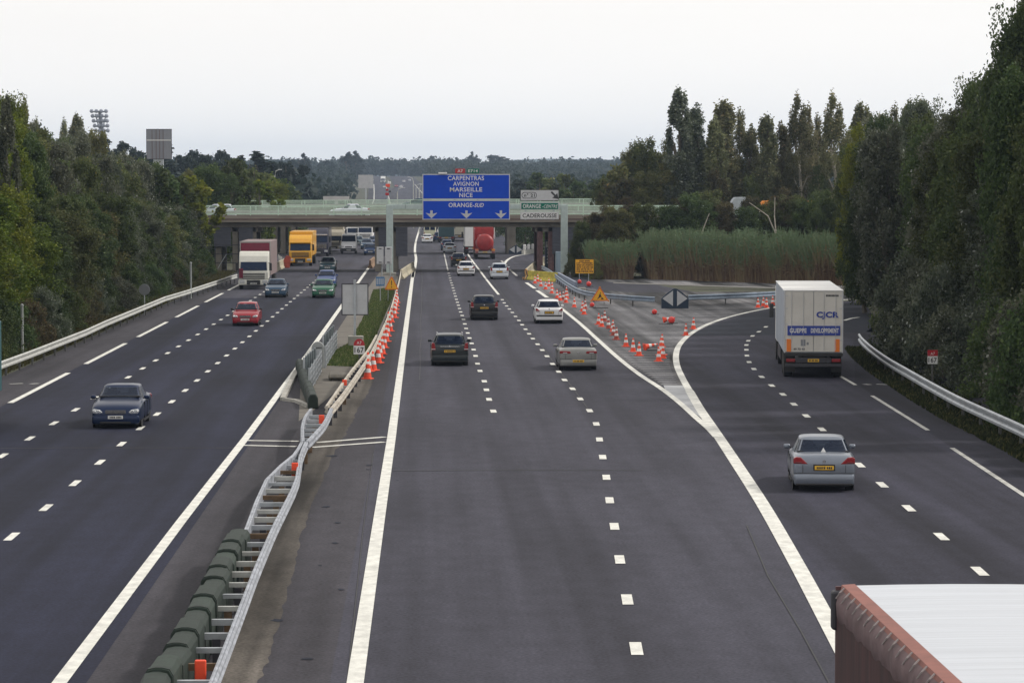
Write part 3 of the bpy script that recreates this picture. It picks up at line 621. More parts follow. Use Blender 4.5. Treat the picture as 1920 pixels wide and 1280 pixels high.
gl_c = [(1122, 608.5), (1148.5, 622), (1092, 584), (1063, 560), (1008, 528), (1029, 537), (1050, 563.5), (1198, 667), (1187, 659.5), (1173.7, 650), (1155.6, 637), (1150, 629), (1141, 616), (1134, 603), (1128, 612.5), (1095, 589.5), (1097, 580), (1076.5, 576), (1061, 567.5), (1056, 562), (1062, 553), (1044.5, 559), (1034.5, 550), (1035, 543), (1023, 542.5), (1014, 537), (1003, 531.5), (994, 523.5)]
gl_c = sorted(gl_c, key=lambda q: -q[1])
for i, (x, y) in enumerate(gl_c):
    dirty = (x in (1134, 1141, 1150, 1155.6, 1056, 1097)); cone(x, y, f'{"dull dirty" if dirty else "orange"} cone, {ORD[i]}{"" if i == 0 else " from the near end"} of the left line on the gore', 'cones on the gore, left line', int(dirty), s=.92)
gr_c = sorted([(1243, 672), (1437, 577), (1235, 677.5), (1240, 666), (1241, 651), (1286, 629), (1300, 617), (1421, 576.5), (1431, 574), (1449, 572)], key=lambda q: -q[1])
for i, (x, y) in enumerate(gr_c): cone(x, y, f'orange cone, {ORD[i]}{"" if i == 0 else " from the near end"} of the right line beside the slip road', 'cones on the gore, right line', s=.92 if i != 2 else 1.15)
for (x, y), lb in (((1208, 657), 'orange cone fallen on its side between the two near lines of cones'), ((1244, 605), 'small orange cone fallen beside the round orange lamp in the middle of the gore')): cone(x, y, lb, 'fallen cones', fallen=1)
def beacon(px, py, label, s=1):
    r = empty('warning_lamp', at(px, py), 0, label, 'warning lamp', 'round orange lamps lying about the gore'); b = MB()
    b.lathe([(.05, -.10), (.2, -.08), (.235, 0), (.2, .08), (.05, .10)], 20, (0, 0, .26), 'Y'); b.build('lens', mat('lamp_orange_red', (.72, .03, .02), .35, coat=.5), r, smooth=True)
    b = MB(); b.rbox(-.3, .42, -.14, .14, 0, .06, .02); b.build('foot', darkpl, r); r.scale = (s * .88,) * 3
for px, py, lb, s in ((1110, 576, 'round orange lamp left below the roadworks triangle', .8), (1227, 590, 'round orange lamp in front of the large arrow board', .85), (1259, 607, 'biggest round orange lamp in the middle of the gore', 1.05), (1086.5, 532, 'round orange lamp under the left post of the amber notice', .85), (1104, 537.5, 'round orange lamp under the right post of the amber notice', 1.05)): beacon(px, py, lb, s)
for px0, px1, py, lb in ((1212, 1240, 657.5, 'dark plank lying on the gore between the two near lines of cones'), (1235, 1262, 609, 'dark strip lying under the biggest orange lamp'), (1112, 1140, 578, 'dark rubber mat in front of the roadworks triangle')):
    a, c = at(px0, py), at(px1, py); b = MB(); b.rbox(0, c.x - a.x, -.12, .12, 0, .06, .015); o = b.build('plank', darkpl); o.location = a; tag(o, lb, 'plank')
# ------------------------------------------------------------------ yellow barrier block, curved concrete barrier
yb = mat('barrier_yellow', (.50, .42, .06), .8, noise=.35, nscale=2.5)
NJ = [(-.28, 0), (-.28, .1), (-.12, .35), (-.09, .85), (.09, .85), (.12, .35), (.28, .1), (.28, 0)]
def njb(label, a, c, m, ext=None):
    d = c - a; r = empty('concrete_barrier', a, math.atan2(d.y, d.x) - math.pi / 2, label, 'concrete barrier')
    b = MB(); b.prism(NJ, 0, d.length); b.build('block', m, r, bevel=.015)
    if ext: b = MB(); b.prism([(u * 1.06, z * 1.02) for u, z in NJ], d.length - .9, d.length + .02) if ext < 0 else b.prism([(u * 1.06, z * 1.02) for u, z in NJ], -.02, .9); return r, b.build('striped_end', stripe, r)
    return r, None
stripe = bpy.data.materials.new('black_amber_stripes'); stripe.use_nodes = True; t = stripe.node_tree
wv = N(t, 'ShaderNodeTexWave', wave_type='BANDS', bands_direction='DIAGONAL', Scale=1.0); tcn = N(t, 'ShaderNodeTexCoord'); rp = N(t, 'ShaderNodeValToRGB')
rp.color_ramp.interpolation = 'CONSTANT'; rp.color_ramp.elements[0].color = (.02, .02, .02, 1); rp.color_ramp.elements[1].color = (.6, .28, .03, 1); rp.color_ramp.elements[1].position = .5
t.links.new(tcn.outputs['Object'], wv.inputs[0]); t.links.new(wv.outputs[0], rp.inputs[0]); t.links.new(rp.outputs[0], t.nodes['Principled BSDF'].inputs[0])
njb('weathered yellow concrete barrier block with black striped end behind the far cones', at(986, 524), at(1046, 529), yb, 1)
cw = mat('concrete_cream', (.42, .38, .28), .85, noise=.2)
njb('cream concrete barrier block with striped face leading away from the yellow block', at(986, 522), at(1000, 508), cw, 1)
njb('cream concrete barrier block farther along the exit curve', at(1001, 507), at(1020, 496), cw, None)
njb('pale concrete barrier joining the blue-grey guardrail beside the yellow block', at(1046, 528), at(1080, 548), mat('concrete_bluish', (.22, .25, .32), .85, noise=.2))
b = MB(); b.rbox(-.3, .3, -.3, .3, 0, .55, .04); o = b.build('concrete_block', concrete); o.location = at(1091, 552); tag(o, 'small grey concrete block at the bend of the gore guardrail', 'concrete block')
njb('cream concrete barrier beside the left shoulder under the bridge, right of the white truck', at(512, 511), at(533, 500), cw)
njb('pale concrete barrier farther under the bridge left of the yellow truck', at(535, 499), at(552, 491), cw)
base = at(535, 502); b = MB(); b.prism([(-.1, 0), (.45, 0), (.6, 1.0), (.5, 1.25), (.1, 1.3), (-.2, .8)], -.1, .1); r = b.build('works_panel', mat('panel_salmon', (.50, .09, .06), .7, noise=.3)); r.location = base; tag(r, 'orange-red works panel between the white truck and the yellow truck', 'works panel')
b = MB(); b.prism([(-.55, 0), (-.28, 0), (-.35, 1.1), (-.75, 1.4)], -.12, .08); b.build('frame', white, r)
njb('amber concrete barrier end at the right edge of the left carriageway near the gantry', at(694, 503), at(701, 496), mat('barrier_rusty', (.24, .15, .09), .9, noise=.3))
njb('battered cream concrete barrier beside the right carriageway at the gantry foot', at(752, 523), at(775, 506), cw)
# notice post with dark pillar, pale box
base = at(1031, 508); Y = base.y; k = Y / F; r = empty('dark_pillar', base, 0, 'dark blue pillar with white notice board on top beside the right gantry post', 'pillar')
zt = atY(1031, 450, Y).z; b = MB(); b.box(-9 * k, 10 * k, 0, .7, 0, zt); b.build('body', navy, r, bevel=.02)
b = MB(); b.box(-7.5 * k, 9 * k, -.06, -.003, zt - 14 * k, zt - 3 * k); b.build('board', signwhite, r)
b = MB(); b.box(-6.5 * k, 7.5 * k, -.065, -.061, zt - 7 * k, zt - 5.5 * k); b.build('dark_line', darkmet, r)
b = MB()
for i in range(5): z = zt - (20 + i * 6) * k; b.box(-1 * k, 1.2 * k, -.05, -.003, z, z + 3 * k); b.box(-5.4 * k, -4.2 * k, -.05, -.003, z, z + 4 * k)
b.build('markers', signwhite, r)
base = at(1053, 512); r = empty('equipment_cabinet', base, 0, 'pale blue-grey equipment cabinet at the foot of the right gantry post', 'cabinet'); zt = atY(1053, 472, base.y).z
b = MB(); b.rbox(-.55, .5, .5, 1.3, 0, zt, .02); b.build('housing', mat('cabinet_blue', (.28, .36, .44), .6, noise=.1), r); b = MB(); b.box(-.4, .36, .48, .497, .2, zt - .2); b.build('door', mat('cabinet_blue_light', (.33, .42, .5), .6), r)
base = at(1088, 503); r = empty('shed', Vector((base.x, 312, 0)), 0, 'low white shed with dark window and dark green post behind the amber notice', 'shed'); zt = atY(1088, 470, 312).z
b = MB(); b.box(-1.4, 1.6, 0, 2, 0, zt); b.build('wall', white, r); b = MB(); b.box(-.45, .35, -.03, -.002, zt - 1.0, zt - .5); b.build('window', glass, r)
b = MB(); b.box(.42, .62, -.1, .1, 0, zt + .3); b.build('post', mat('dark_green_paint', (.01, .06, .045), .5), r); b = MB(); b.box(-1.5, 1.7, -.1, 2.1, zt + .003, zt + .12); b.build('roof', signgrey, r)
# ------------------------------------------------------------------ sign gantry
GY = 290.0
def gx(px): return atY(px, 400, GY).x
def gz_(py): return atY(900, py, GY).z
r = empty('sign_gantry', (gx(730), GY, 0), 0, 'grey-green portal gantry spanning the right carriageway', 'gantry'); ox = gx(730)
for px, wd in ((730.5, .33), (1058, .33)):
    x = gx(px) - ox; b = MB(); b.rbox(x - wd, x + wd, -.3, .3, .25, gz_(384.5), .03); p = b.build('post', gantrym, r)
    b = MB(); b.rbox(x - .6, x + .6, -.6, .6, 0, .25, .03); b.build('footing', concrete, p)
b = MB(); b.rbox(gx(724) - ox, gx(1064) - ox, -.25, .25, gz_(392), gz_(383), .03); b.build('beam', gantrym, r)
b = MB(); 
for px in (760, 1012): b.box(gx(px) - ox - .03, gx(px) - ox + .03, -.28, -.25, gz_(391.5), gz_(383.5))
b.build('joint_plate', mat('gantry_dark', (.22, .27, .27), .6), r)
def gsign(label, x0, x1, y0, y1, m, bm_=None, name='direction_sign'):
    cx = (gx(x0) + gx(x1)) / 2; s = (gx(x1) - gx(x0)) / 2; z1, z0 = gz_(y0), gz_(y1)
    r = empty(name, (cx, GY - .36, z0), 0, label, 'direction sign'); h = z1 - z0
    b = MB(); b.rbox(-s, s, 0, .1, 0, h, .012); b.build('backing', bm_ or signgrey, r); e = .09 if bm_ is None else .04
    b = MB(); b.box(-s + e, s - e, -.012, -.001, e, h - e); b.build('face', m, r)
    return r, s, h
def lines(r, s, h, rows, m, y0, y1):
    for t, py0, py1, px0, px1, sk in rows:
        zt, zb = gz_(py0), gz_(py1); xc = (gx(px0) + gx(px1)) / 2 - r.location.x
        text(t, xc, (zt + zb) / 2 - r.location.z, gx(px1) - gx(px0), zt - zb, m, r, y=-.016, bold=.018, skew=sk)
r, s, h = gsign('upper blue overhead sign listing CARPENTRAS, AVIGNON, MARSEILLE and NICE', 792, 956, 326.5, 374, blue)
lines(r, s, h, [('CARPENTRAS', 330, 338.3, 839.5, 907.5, 0), ('AVIGNON', 340.8, 348.8, 849.5, 897.5, 0), ('MARSEILLE', 351.3, 359.5, 843.5, 904, 0), ('NICE', 361.8, 370, 861, 886, 0)], signwhite, 0, 0)
for x in (-1.1, 1.1): b = MB(); b.box(x - .1, x + .1, .105, .2, -.5, h * .8); b.build('bracket', gantrym, r)
r, s, h = gsign('lower blue overhead sign reading ORANGE-SUD with three white down arrows', 792, 956, 375.2, 412, blue)
lines(r, s, h, [('ORANGE-', 380.3, 388.5, 841, 889, 0), ('SUD', 380.8, 388.5, 889.5, 907, .3)], signwhite, 0, 0)
for i, px in enumerate((809, 874.5, 939)):
    x = gx(px) - r.location.x; k = GY / F; zt = gz_(394.5) - r.location.z; b = MB()
    b.prism([(x - 2.2 * k, zt), (x + 2.2 * k, zt), (x + 2.2 * k, zt - 6.5 * k), (x + 11 * k, zt - 4.4 * k), (x, zt - 15 * k), (x - 11 * k, zt - 4.4 * k), (x - 2.2 * k, zt - 6.5 * k)], -.02, -.014); b.build('arrow', signgrey, r)
r, s, h = gsign('small dark red A7 road number plate above the blue overhead signs', 853.5, 872, 316.5, 325, redsign, redsign, 'route_plate'); text('A7', 0, h / 2, s * 1.1, h * .62, signwhite, r, y=-.018, bold=.02)
r, s, h = gsign('small green E714 road number plate above the blue overhead signs', 875.5, 898, 316.5, 325, green, green, 'route_plate'); text('E714', 0, h / 2, s * 1.6, h * .62, signwhite, r, y=-.018, bold=.02)
r, s, h = gsign('pale exit number sign reading No 21 with diagonal dark arrow', 975.5, 1047.5, 356, 376.5, signgrey, darkpl)
X = lambda px: gx(px) - r.location.x
Z = lambda py: gz_(py) - r.location.z
b = MB(); n = 24; k = GY / F
def stad(w_, h_): return [(w_ * (1 if math.cos(t) > 0 else -1) + h_ * math.cos(t), h_ * math.sin(t)) for t in [2 * math.pi * (i + .5) / n for i in range(n)]]
o_, i_ = stad(8.3 * k, 6.0 * k), stad(8.3 * k, 4.9 * k); cx, cz = X(992), Z(366.3)
vs = [(cx + a, -.018, cz + c) for a, c in o_] + [(cx + a, -.018, cz + c) for a, c in i_]
b.add(vs, [(i, (i + 1) % n, n + (i + 1) % n, n + i) for i in range(n)]); b.build('oval_outline', darkpl, r)
text('n°', X(986.5), Z(366), 8 * k, 6.5 * k, darkpl, r, y=-.016, bold=.03); text('21', X(998.5), Z(366.3), 8 * k, 6.2 * k, darkpl, r, y=-.016, bold=.03)
b = MB(); b.prism([(X(1032), Z(361)), (X(1034.5), Z(358.5)), (X(1041.5), Z(365.5)), (X(1044.5), Z(362)), (X(1047), Z(373.5)), (X(1035), Z(371)), (X(1039), Z(368))], -.02, -.014); b.build('arrow', darkpl, r)
r, s, h = gsign('green exit sign reading ORANGE-CENTRE below the exit number sign', 975.5, 1048, 379, 394, green)
X = lambda px: gx(px) - r.location.x; Z = lambda py: gz_(py) - r.location.z
text('ORANGE', X(997), Z(386.5), 34 * k, 7.6 * k, signwhite, r, y=-.016, bold=.02); text('-CENTRE', X(1031), Z(386.8), 29 * k, 6.2 * k, signwhite, r, y=-.016, bold=.01, skew=.3)
r, s, h = gsign('white exit sign reading CADEROUSSE at the bottom of the exit signs', 975.5, 1047.5, 397, 411.5, signwhite)
text('CADEROUSSE', 0, h / 2, 64 * k, 7.6 * k, darkpl, r, y=-.016, bold=.02)
for px in (985, 1038): b = MB(); x = X(px) ; b.box(x - .08, x + .08, .102, .2, -.05, 2.75); b.build('bracket', gantrym, r)
b = MB(); b.rbox(gx(822), gx(838), GY - .7, GY - .3, gz_(326.3), gz_(323.5), .03); tag(b.build('sign_lamp', white), 'small white lamp housing on the top edge of the upper blue sign', 'lamp')
# twin traffic-light back boxes in the median by the left gantry post
base = at(721, 520); Y = base.y; k = Y / F
for cx, lb in ((713, 'left pale grey signal box with dark corners in front of the left gantry post'), (728.5, 'right pale grey signal box with dark corners in front of the left gantry post')):
    r = empty('signal_box', (atY(cx, 500, Y).x, Y, 0), 0, lb, 'signal box', 'twin signal boxes'); zt, zb = atY(cx, 463, Y).z, atY(cx, 495, Y).z
    b = MB(); b.rbox(-6.7 * k, 6.2 * k, -.2, 0, zb, zt, .04); b.build('housing', signgrey, r)
    for z in (zt - 4 * k, zb + 2.5 * k): b = MB(); b.rbox(-2.6 * k, 2.6 * k, -.23, -.19, z, z + 1.7 * k, .01); b.build('dark_slot', darkpl, r)
    b = MB(); b.tube([(3 * k, .06, 0), (3 * k, .06, zt)], .06); b.build('post', galv, r)
# ------------------------------------------------------------------ bridges
def bridge(label, Y0, Y1, X0, X1, zs0, zs1, railh, hgt_f=1.0, far=False):
    """zs0/zs1: soffit height at both ends"""
    r = empty('bridge', (0, Y0, 0), 0, label, 'bridge'); W = Y1 - Y0
    def seg(name, y0, y1, a, c, m):                    # slab following the slope, a..c above soffit
        b = MB(); b.add([(X0, y0, zs0 + a), (X1, y0, zs1 + a), (X1, y1, zs1 + a), (X0, y1, zs0 + a), (X0, y0, zs0 + c), (X1, y0, zs1 + c), (X1, y1, zs1 + c), (X0, y1, zs0 + c)],
                        [(0, 3, 2, 1), (4, 5, 6, 7), (0, 1, 5, 4), (1, 2, 6, 5), (2, 3, 7, 6), (3, 0, 4, 7)]); return b.build(name, m, r)
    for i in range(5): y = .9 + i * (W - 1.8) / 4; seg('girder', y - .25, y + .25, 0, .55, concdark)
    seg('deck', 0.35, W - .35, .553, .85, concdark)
    for y0, y1 in ((0, .34), (W - .34, W)): seg('cornice', y0, y1, .50, 1.18, mat('cornice_brown', (.23, .20, .17), .9, noise=.3, nscale=.8, stretch=(.3, 1, 2.5)))
    seg('kerb_band', -.05, .0, .74, .86, mat('cornice_red_stain', (.13, .085, .075), .9, noise=.4, nscale=.5))
    for y in (.12, W - .12):
        n = int((X1 - X0) / 2.75)
        for z, hh in ((1.26, .17), (1.55, .08), (1.74, .05), (1.90, .04), (2.05, .09)):
            if z - 1.18 < railh: seg('rail', y - .04, y + .04, z, z + hh, railgreen)
        for i in range(n + 1):
            t = i / n; x = X0 + (X1 - X0) * t; zz = zs0 + (zs1 - zs0) * t; b = MB(); b.box(x - .05, x + .05, y - .1 if y < 1 else y + .045, y - .045 if y < 1 else y + .1, zz + 1.18, zz + 2.15); b.build('rail_post', railgreen, r)
    b = MB(); z0, z1 = zs0 + 1.3, zs1 + 1.3
    for yy_ in (1.3, W - 1.3): b.add([(X0, yy_ - .02, z0), (X1, yy_ - .02, z1), (X1, yy_ + .02, z1), (X0, yy_ + .02, z0), (X0, yy_ - .02, z0 + .32), (X1, yy_ - .02, z1 + .32), (X1, yy_ + .02, z1 + .32), (X0, yy_ + .02, z0 + .32)], [(0, 3, 2, 1), (4, 5, 6, 7), (0, 1, 5, 4), (1, 2, 6, 5), (2, 3, 7, 6), (3, 0, 4, 7)])
    b.build('crash_rail', galvp, r)
    return r
BY = 301.0; BW = 10.0
bridge('near concrete road bridge with pale green railings crossing the motorway', BY, BY + BW, -23, 30, 4.5, 4.5, 2)
BY2 = 384.0
bridge('second bridge with green railings just behind the near one', BY2, BY2 + 10, -24, 40, 4.7, 5.05, 2)
penm = mat('panel_grey_blue', (.065, .068, .088), .8, noise=.3, nscale=1.5, stretch=(.6, 1, 6)); colm = mat('pier_stone', (.17, .155, .13), .9, noise=.3, nscale=1)
def pier(label, Y, xs_, panels, zt, m=colm, W=BW):
    x0 = xs_[0]; r = empty('bridge_pier', (x0, Y, 0), 0, label, 'bridge pier')
    for x in xs_:
        for yy_ in (1.2, W - 1.2): b = MB(); b.rbox(x - x0 - .3, x - x0 + .3, yy_ - .3, yy_ + .3, 0, zt, .04); b.build('column', m, r)
    for a, c, z in panels: b = MB(); b.box(a - x0, c - x0, .6, .7, z, zt - .02); b.box(a - x0, c - x0, .55, .75, z - .12, z); b.build('panel', penm, r)
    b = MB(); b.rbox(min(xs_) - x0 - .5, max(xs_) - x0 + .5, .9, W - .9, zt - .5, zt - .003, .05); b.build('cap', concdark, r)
bx = lambda px, Y=BY: atY(px, 430, Y).x
pier('left pier of the near bridge with grey upper panels beside the left shoulder', BY, [bx(440), bx(408), bx(474)], [(bx(400), bx(432), 2.7), (bx(447), bx(473), 2.7)], 4.5)
pier('median pier of the near bridge behind the left gantry post', BY, [bx(708), bx(740)], [(bx(709.5), bx(724), 1.7), (bx(742), bx(764), 1.7)], 4.5)
pier('right pier of the near bridge behind the exit signs', BY, [bx(1013), bx(1034)], [(bx(1036), bx(1080), 1.9)], 4.5, mat('pier_reddish', (.13, .075, .075), .9, noise=.3))
pier('left pier of the second bridge behind the yellow truck', BY2, [bx(549, BY2)], [], 4.7)
pier('dark pier of the second bridge left of its pale column', BY2, [bx(515, BY2), bx(530, BY2)], [], 4.7, concdark)
pier('right pier of the second bridge beyond the red tanker', BY2, [bx(955, BY2), bx(963, BY2)], [], 4.9, concdark)
# abutment walls and approach embankments
for x0, x1, lb, Y, W, h in ((-40, -22.5, 'left concrete abutment wall of the near bridge', BY, BW, 4.4), (15.6, 24, 'right concrete abutment wall of the near bridge', BY, BW, 4.4), (-40, -21.5, 'left concrete abutment wall of the second bridge', BY2, 10, 4.5), (26, 45, 'right concrete abutment wall of the second bridge', BY2, 10, 4.5)):
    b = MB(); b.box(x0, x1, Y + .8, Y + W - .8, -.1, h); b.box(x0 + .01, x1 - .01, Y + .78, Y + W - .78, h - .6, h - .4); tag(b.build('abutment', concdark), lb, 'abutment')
def embank(X0, X1, Y0, W, h):
    b = MB(); b.add([(X0, Y0 - 5, -.1), (X1, Y0 - 5, -.1), (X1, Y0 + W + 5, -.1), (X0, Y0 + W + 5, -.1), (X0 + .1, Y0 - .5, h), (X1 - .1, Y0 - .5, h), (X1 - .1, Y0 + W + .5, h), (X0 + .1, Y0 + W + .5, h)],
                    [(0, 3, 2, 1), (4, 5, 6, 7), (0, 1, 5, 4), (1, 2, 6, 5), (2, 3, 7, 6), (3, 0, 4, 7)]); tag(b.build('embankment', soil), kind='structure')
embank(30, 140, BY, BW, 5.3); embank(-160, -23, BY, BW, 5.3); embank(-200, -24, BY2, 10, 5.5); embank(40, 200, BY2, 10, 5.8)
rp_ = []; 
guardrail('green-white railing on the ramp embankment seen through the trees on the right', [Vector((30.2, BY, 0)), Vector((60, BY, 0))], railgreen, 1, 3.0).location.z = 5.3
# lamp posts and far furniture --------------------------------------------
def lamp_post(x, y, h, arm, label):
    r = empty('street_lamp', (x, y, gz(x, y)), 0, label, 'street lamp', 'far street lamps beyond the bridges'); b = MB()
    b.tube([(0, 0, 0), (0, 0, h * .9), (arm * .25, 0, h * .98), (arm, 0, h)], [.12, .09, .08, .06]); b.build('pole', galvp, r); b = MB(); b.rbox(arm - .25, arm + .35, -.15, .15, h - .08, h + .06, .03); b.build('lamp_head', signgrey, r)
for i, (px, py, Y, arm) in enumerate(((775, 332, 640, -1), (780, 345, 700, 1), (786, 345, 560, 1), (745, 352, 520, 1), (515, 318, 480, .8), (549, 328, 620, .8))):
    p = atY(px, py, Y); g = gz(p.x, Y); lamp_post(p.x, Y, p.z - g, arm, ['pale street lamp just left of the blue overhead signs, farthest', 'pale street lamp touching the left edge of the blue signs', 'pale street lamp partly behind the left edge of the blue signs', 'thin pale lamp column over the far road', 'pale lamp column above the left trees nearer the camera', 'slim lamp column at the right end of the left trees'][i])
# far white sign backs, red-white mast
for (a, c, t_, u_, Y, lb) in ((672, 700, 328, 353, 1150, 'grey direction sign back on one post left of the far road'), (606, 655, 368, 377, 470, 'long low grey sign back above the second bridge')):
    p0, p1 = atY(a, u_, Y), atY(c, t_, Y); g = gz(p0.x, Y); r = empty('road_sign', ((p0.x + p1.x) / 2, Y, g), 0, lb, 'road sign'); s = (p1.x - p0.x) / 2
    b = MB(); b.box(-s, s, -.1, .1, p0.z - g, p1.z - g); b.build('panel', mat('far_sign_grey', (.45, .44, .44), .6, noise=.12, nscale=.6), r); b = MB(); b.box(-.25, .25, .12, .4, 0, p0.z - g); b.build('post', signgrey, r)
Y = 430; p = atY(727, 372, Y); r = empty('warning_mast', (p.x, Y, 0), 0, 'thin mast with red and white warning lights rising behind the second bridge', 'mast')
b = MB(); b.tube([(0, 0, 0), (0, 0, atY(727, 338, Y).z)], .12); b.build('pole', galv, r); k = Y / F
for px, py, wd, h, m in ((727, 348, 8, 6, orange), (722, 350, 8, 2.5, white), (726, 356, 5, 4, redsign), (726, 364, 7, 5, redsign), (730, 343, 6, 4, white), (731, 359, 4, 3, darkmet)):
    q = atY(px, py, Y); b = MB(); b.rbox(q.x - p.x - wd / 2 * k, q.x - p.x + wd / 2 * k, -.25, .2, q.z - h / 2 * k, q.z + h / 2 * k, .05); b.build('signal_head', m, r)
# stadium floodlight
Y = 620; p = atY(191, 262, Y); r = empty('floodlight_mast', (p.x, Y, 0), 0, 'tall stadium floodlight mast with rows of lamps above the left trees', 'floodlight'); k = Y / F; zt = atY(185, 208, Y).z; fl = mat('floodlight_grey', (.22, .24, .28), .5, .4)
b = MB(); b.tube([(0, 0, 0), (0, 0, zt - 42 * k), (-4 * k, 0, zt)], [.6, .4, .3]); b.build('mast', fl, r)
for i in range(5):
    z = zt - (2 + 9 * i) * k; xc = (-5 + i * 1.3) * k; hw = (16 - i * .6) * k; b = MB(); b.box(xc - hw, xc + hw, -.15, .15, z - .12, z + .12); b.build('crossbeam', fl, r)
    for j in range(4):
        x = xc - hw + hw * 2 * (j + .3) / 3.6; b = MB(); b.lathe([(.2, -.3), (.42, -.1), (.42, .1), (.2, .2)], 10, (x, -.3, z + .15), 'Y'); b.build('lamp', mat('floodlight_glass', (.3, .33, .4), .3), r)
b = MB(); b.tube([(-12 * k, 0, zt - 6 * k), (-2 * k, 0, zt - 42 * k)], .12, 6); b.tube([(8 * k, 0, zt - 6 * k), (0, 0, zt - 42 * k)], .12, 6); b.build('brace', fl, r)
# bridge lattice by the left pier
r = empty('scaffold', (bx(405), BY - 1.2, 0), 0, 'dark scaffold frame under the left end of the near bridge', 'scaffold')
for x in (0, 1.1, 2.3): b = MB(); b.box(x - .05, x + .05, 0, .1, 0, 2.9); b.build('upright', darkmet, r)
for z in (.9, 1.8, 2.7): b = MB(); b.box(-.1, 2.5, -.05, -.01, z, z + .08); b.build('ledger', darkmet, r)
b = MB(); b.tube([(0, -.1, 0), (1.1, -.1, 1.8)], .04, 6); b.build('brace', galv, r)
# ------------------------------------------------------------------ cars
def paint(name, col, metal=.35, rough=.36): return mat('paint_' + name, col, rough * .85, metal * .8, spec=.35, coat=.12, noise=.05, nscale=3)
def plate(parent, y, z, m, wd=.52, h=.11, dy=1):
    b = MB(); b.rbox(-wd / 2, wd / 2, y - .012, y + .012, z, z + h, .005); p = b.build('number_plate', m, parent)
    b = MB(); rr = random.Random(int(abs(y * 997 + z * 31))); x = -wd * .40
    y2 = y + dy * .0145
    while x < wd * .36: ww = rr.uniform(.022, .045); b.box(x, x + ww, y2 - .0015, y2 + .0015, z + h * .22, z + h * .78); x += ww + rr.choice([.014, .014, .04])
    b.build('characters', darkpl, p)
def wheel(parent, x, y, r=.31, wd=.2, rim=galv, side=1, truck=False):
    b = MB(); b.lathe([(r * .62, -wd / 2), (r * .95, -wd / 2), (r, -wd / 2 + .03), (r, wd / 2 - .03), (r * .95, wd / 2), (r * .62, wd / 2)], 22, (x, y, r), 'X'); w_ = b.build('wheel', black, parent, smooth=False)
    b = MB(); b.lathe([(r * .60, -.01), (r * .56, .02), (r * .2, -.02), (r * .12, .025)], 16, (x + side * (wd / 2 - .02), y, r), 'X'); b.build('rim', rim, w_)
CARS = {   # y fraction, top z fraction of H, half width factor, bottom z
 'sedan': [(-.5, .52, .84, .34), (-.493, .66, .93, .24), (-.47, .70, .965, .21), (-.36, .725, .99, .20), (-.18, .70, 1, .2), (.1, .67, 1, .2), (.25, .66, 1, .2), (.40, .60, .98, .2), (.46, .54, .95, .19), (.487, .46, .90, .18), (.5, .36, .82, .26)],
 'hatch': [(-.5, .52, .86, .34), (-.49, .62, .94, .24), (-.465, .66, .975, .21), (-.36, .68, 1, .20), (-.18, .67, 1, .2), (.1, .65, 1, .2), (.26, .64, 1, .2), (.40, .57, .98, .2), (.46, .50, .94, .19), (.487, .43, .88, .18), (.5, .34, .80, .26)]}
GH = {     # glasshouse: rear base y, front base y, rear roof y, front roof y  (fractions of L)
 'sedan': (-.385, .235, -.225, .045), 'hatch': (-.475, .26, -.385, .06), 'estate': (-.478, .235, -.43, .05), 'suv': (-.475, .25, -.415, .07)}
seatm = mat('seat_dark', (.035, .036, .042), .8); redd = mat('lamp_dark_red', (.12, .01, .012), .3, coat=.5); bulbm = mat('reflector_bright', (.85, .87, .9), .15, .8)
def pz0(H, lamp, kind): return (.43 * H if lamp != 'slim' else .27 * H) if kind != 'suv' else .46 * H
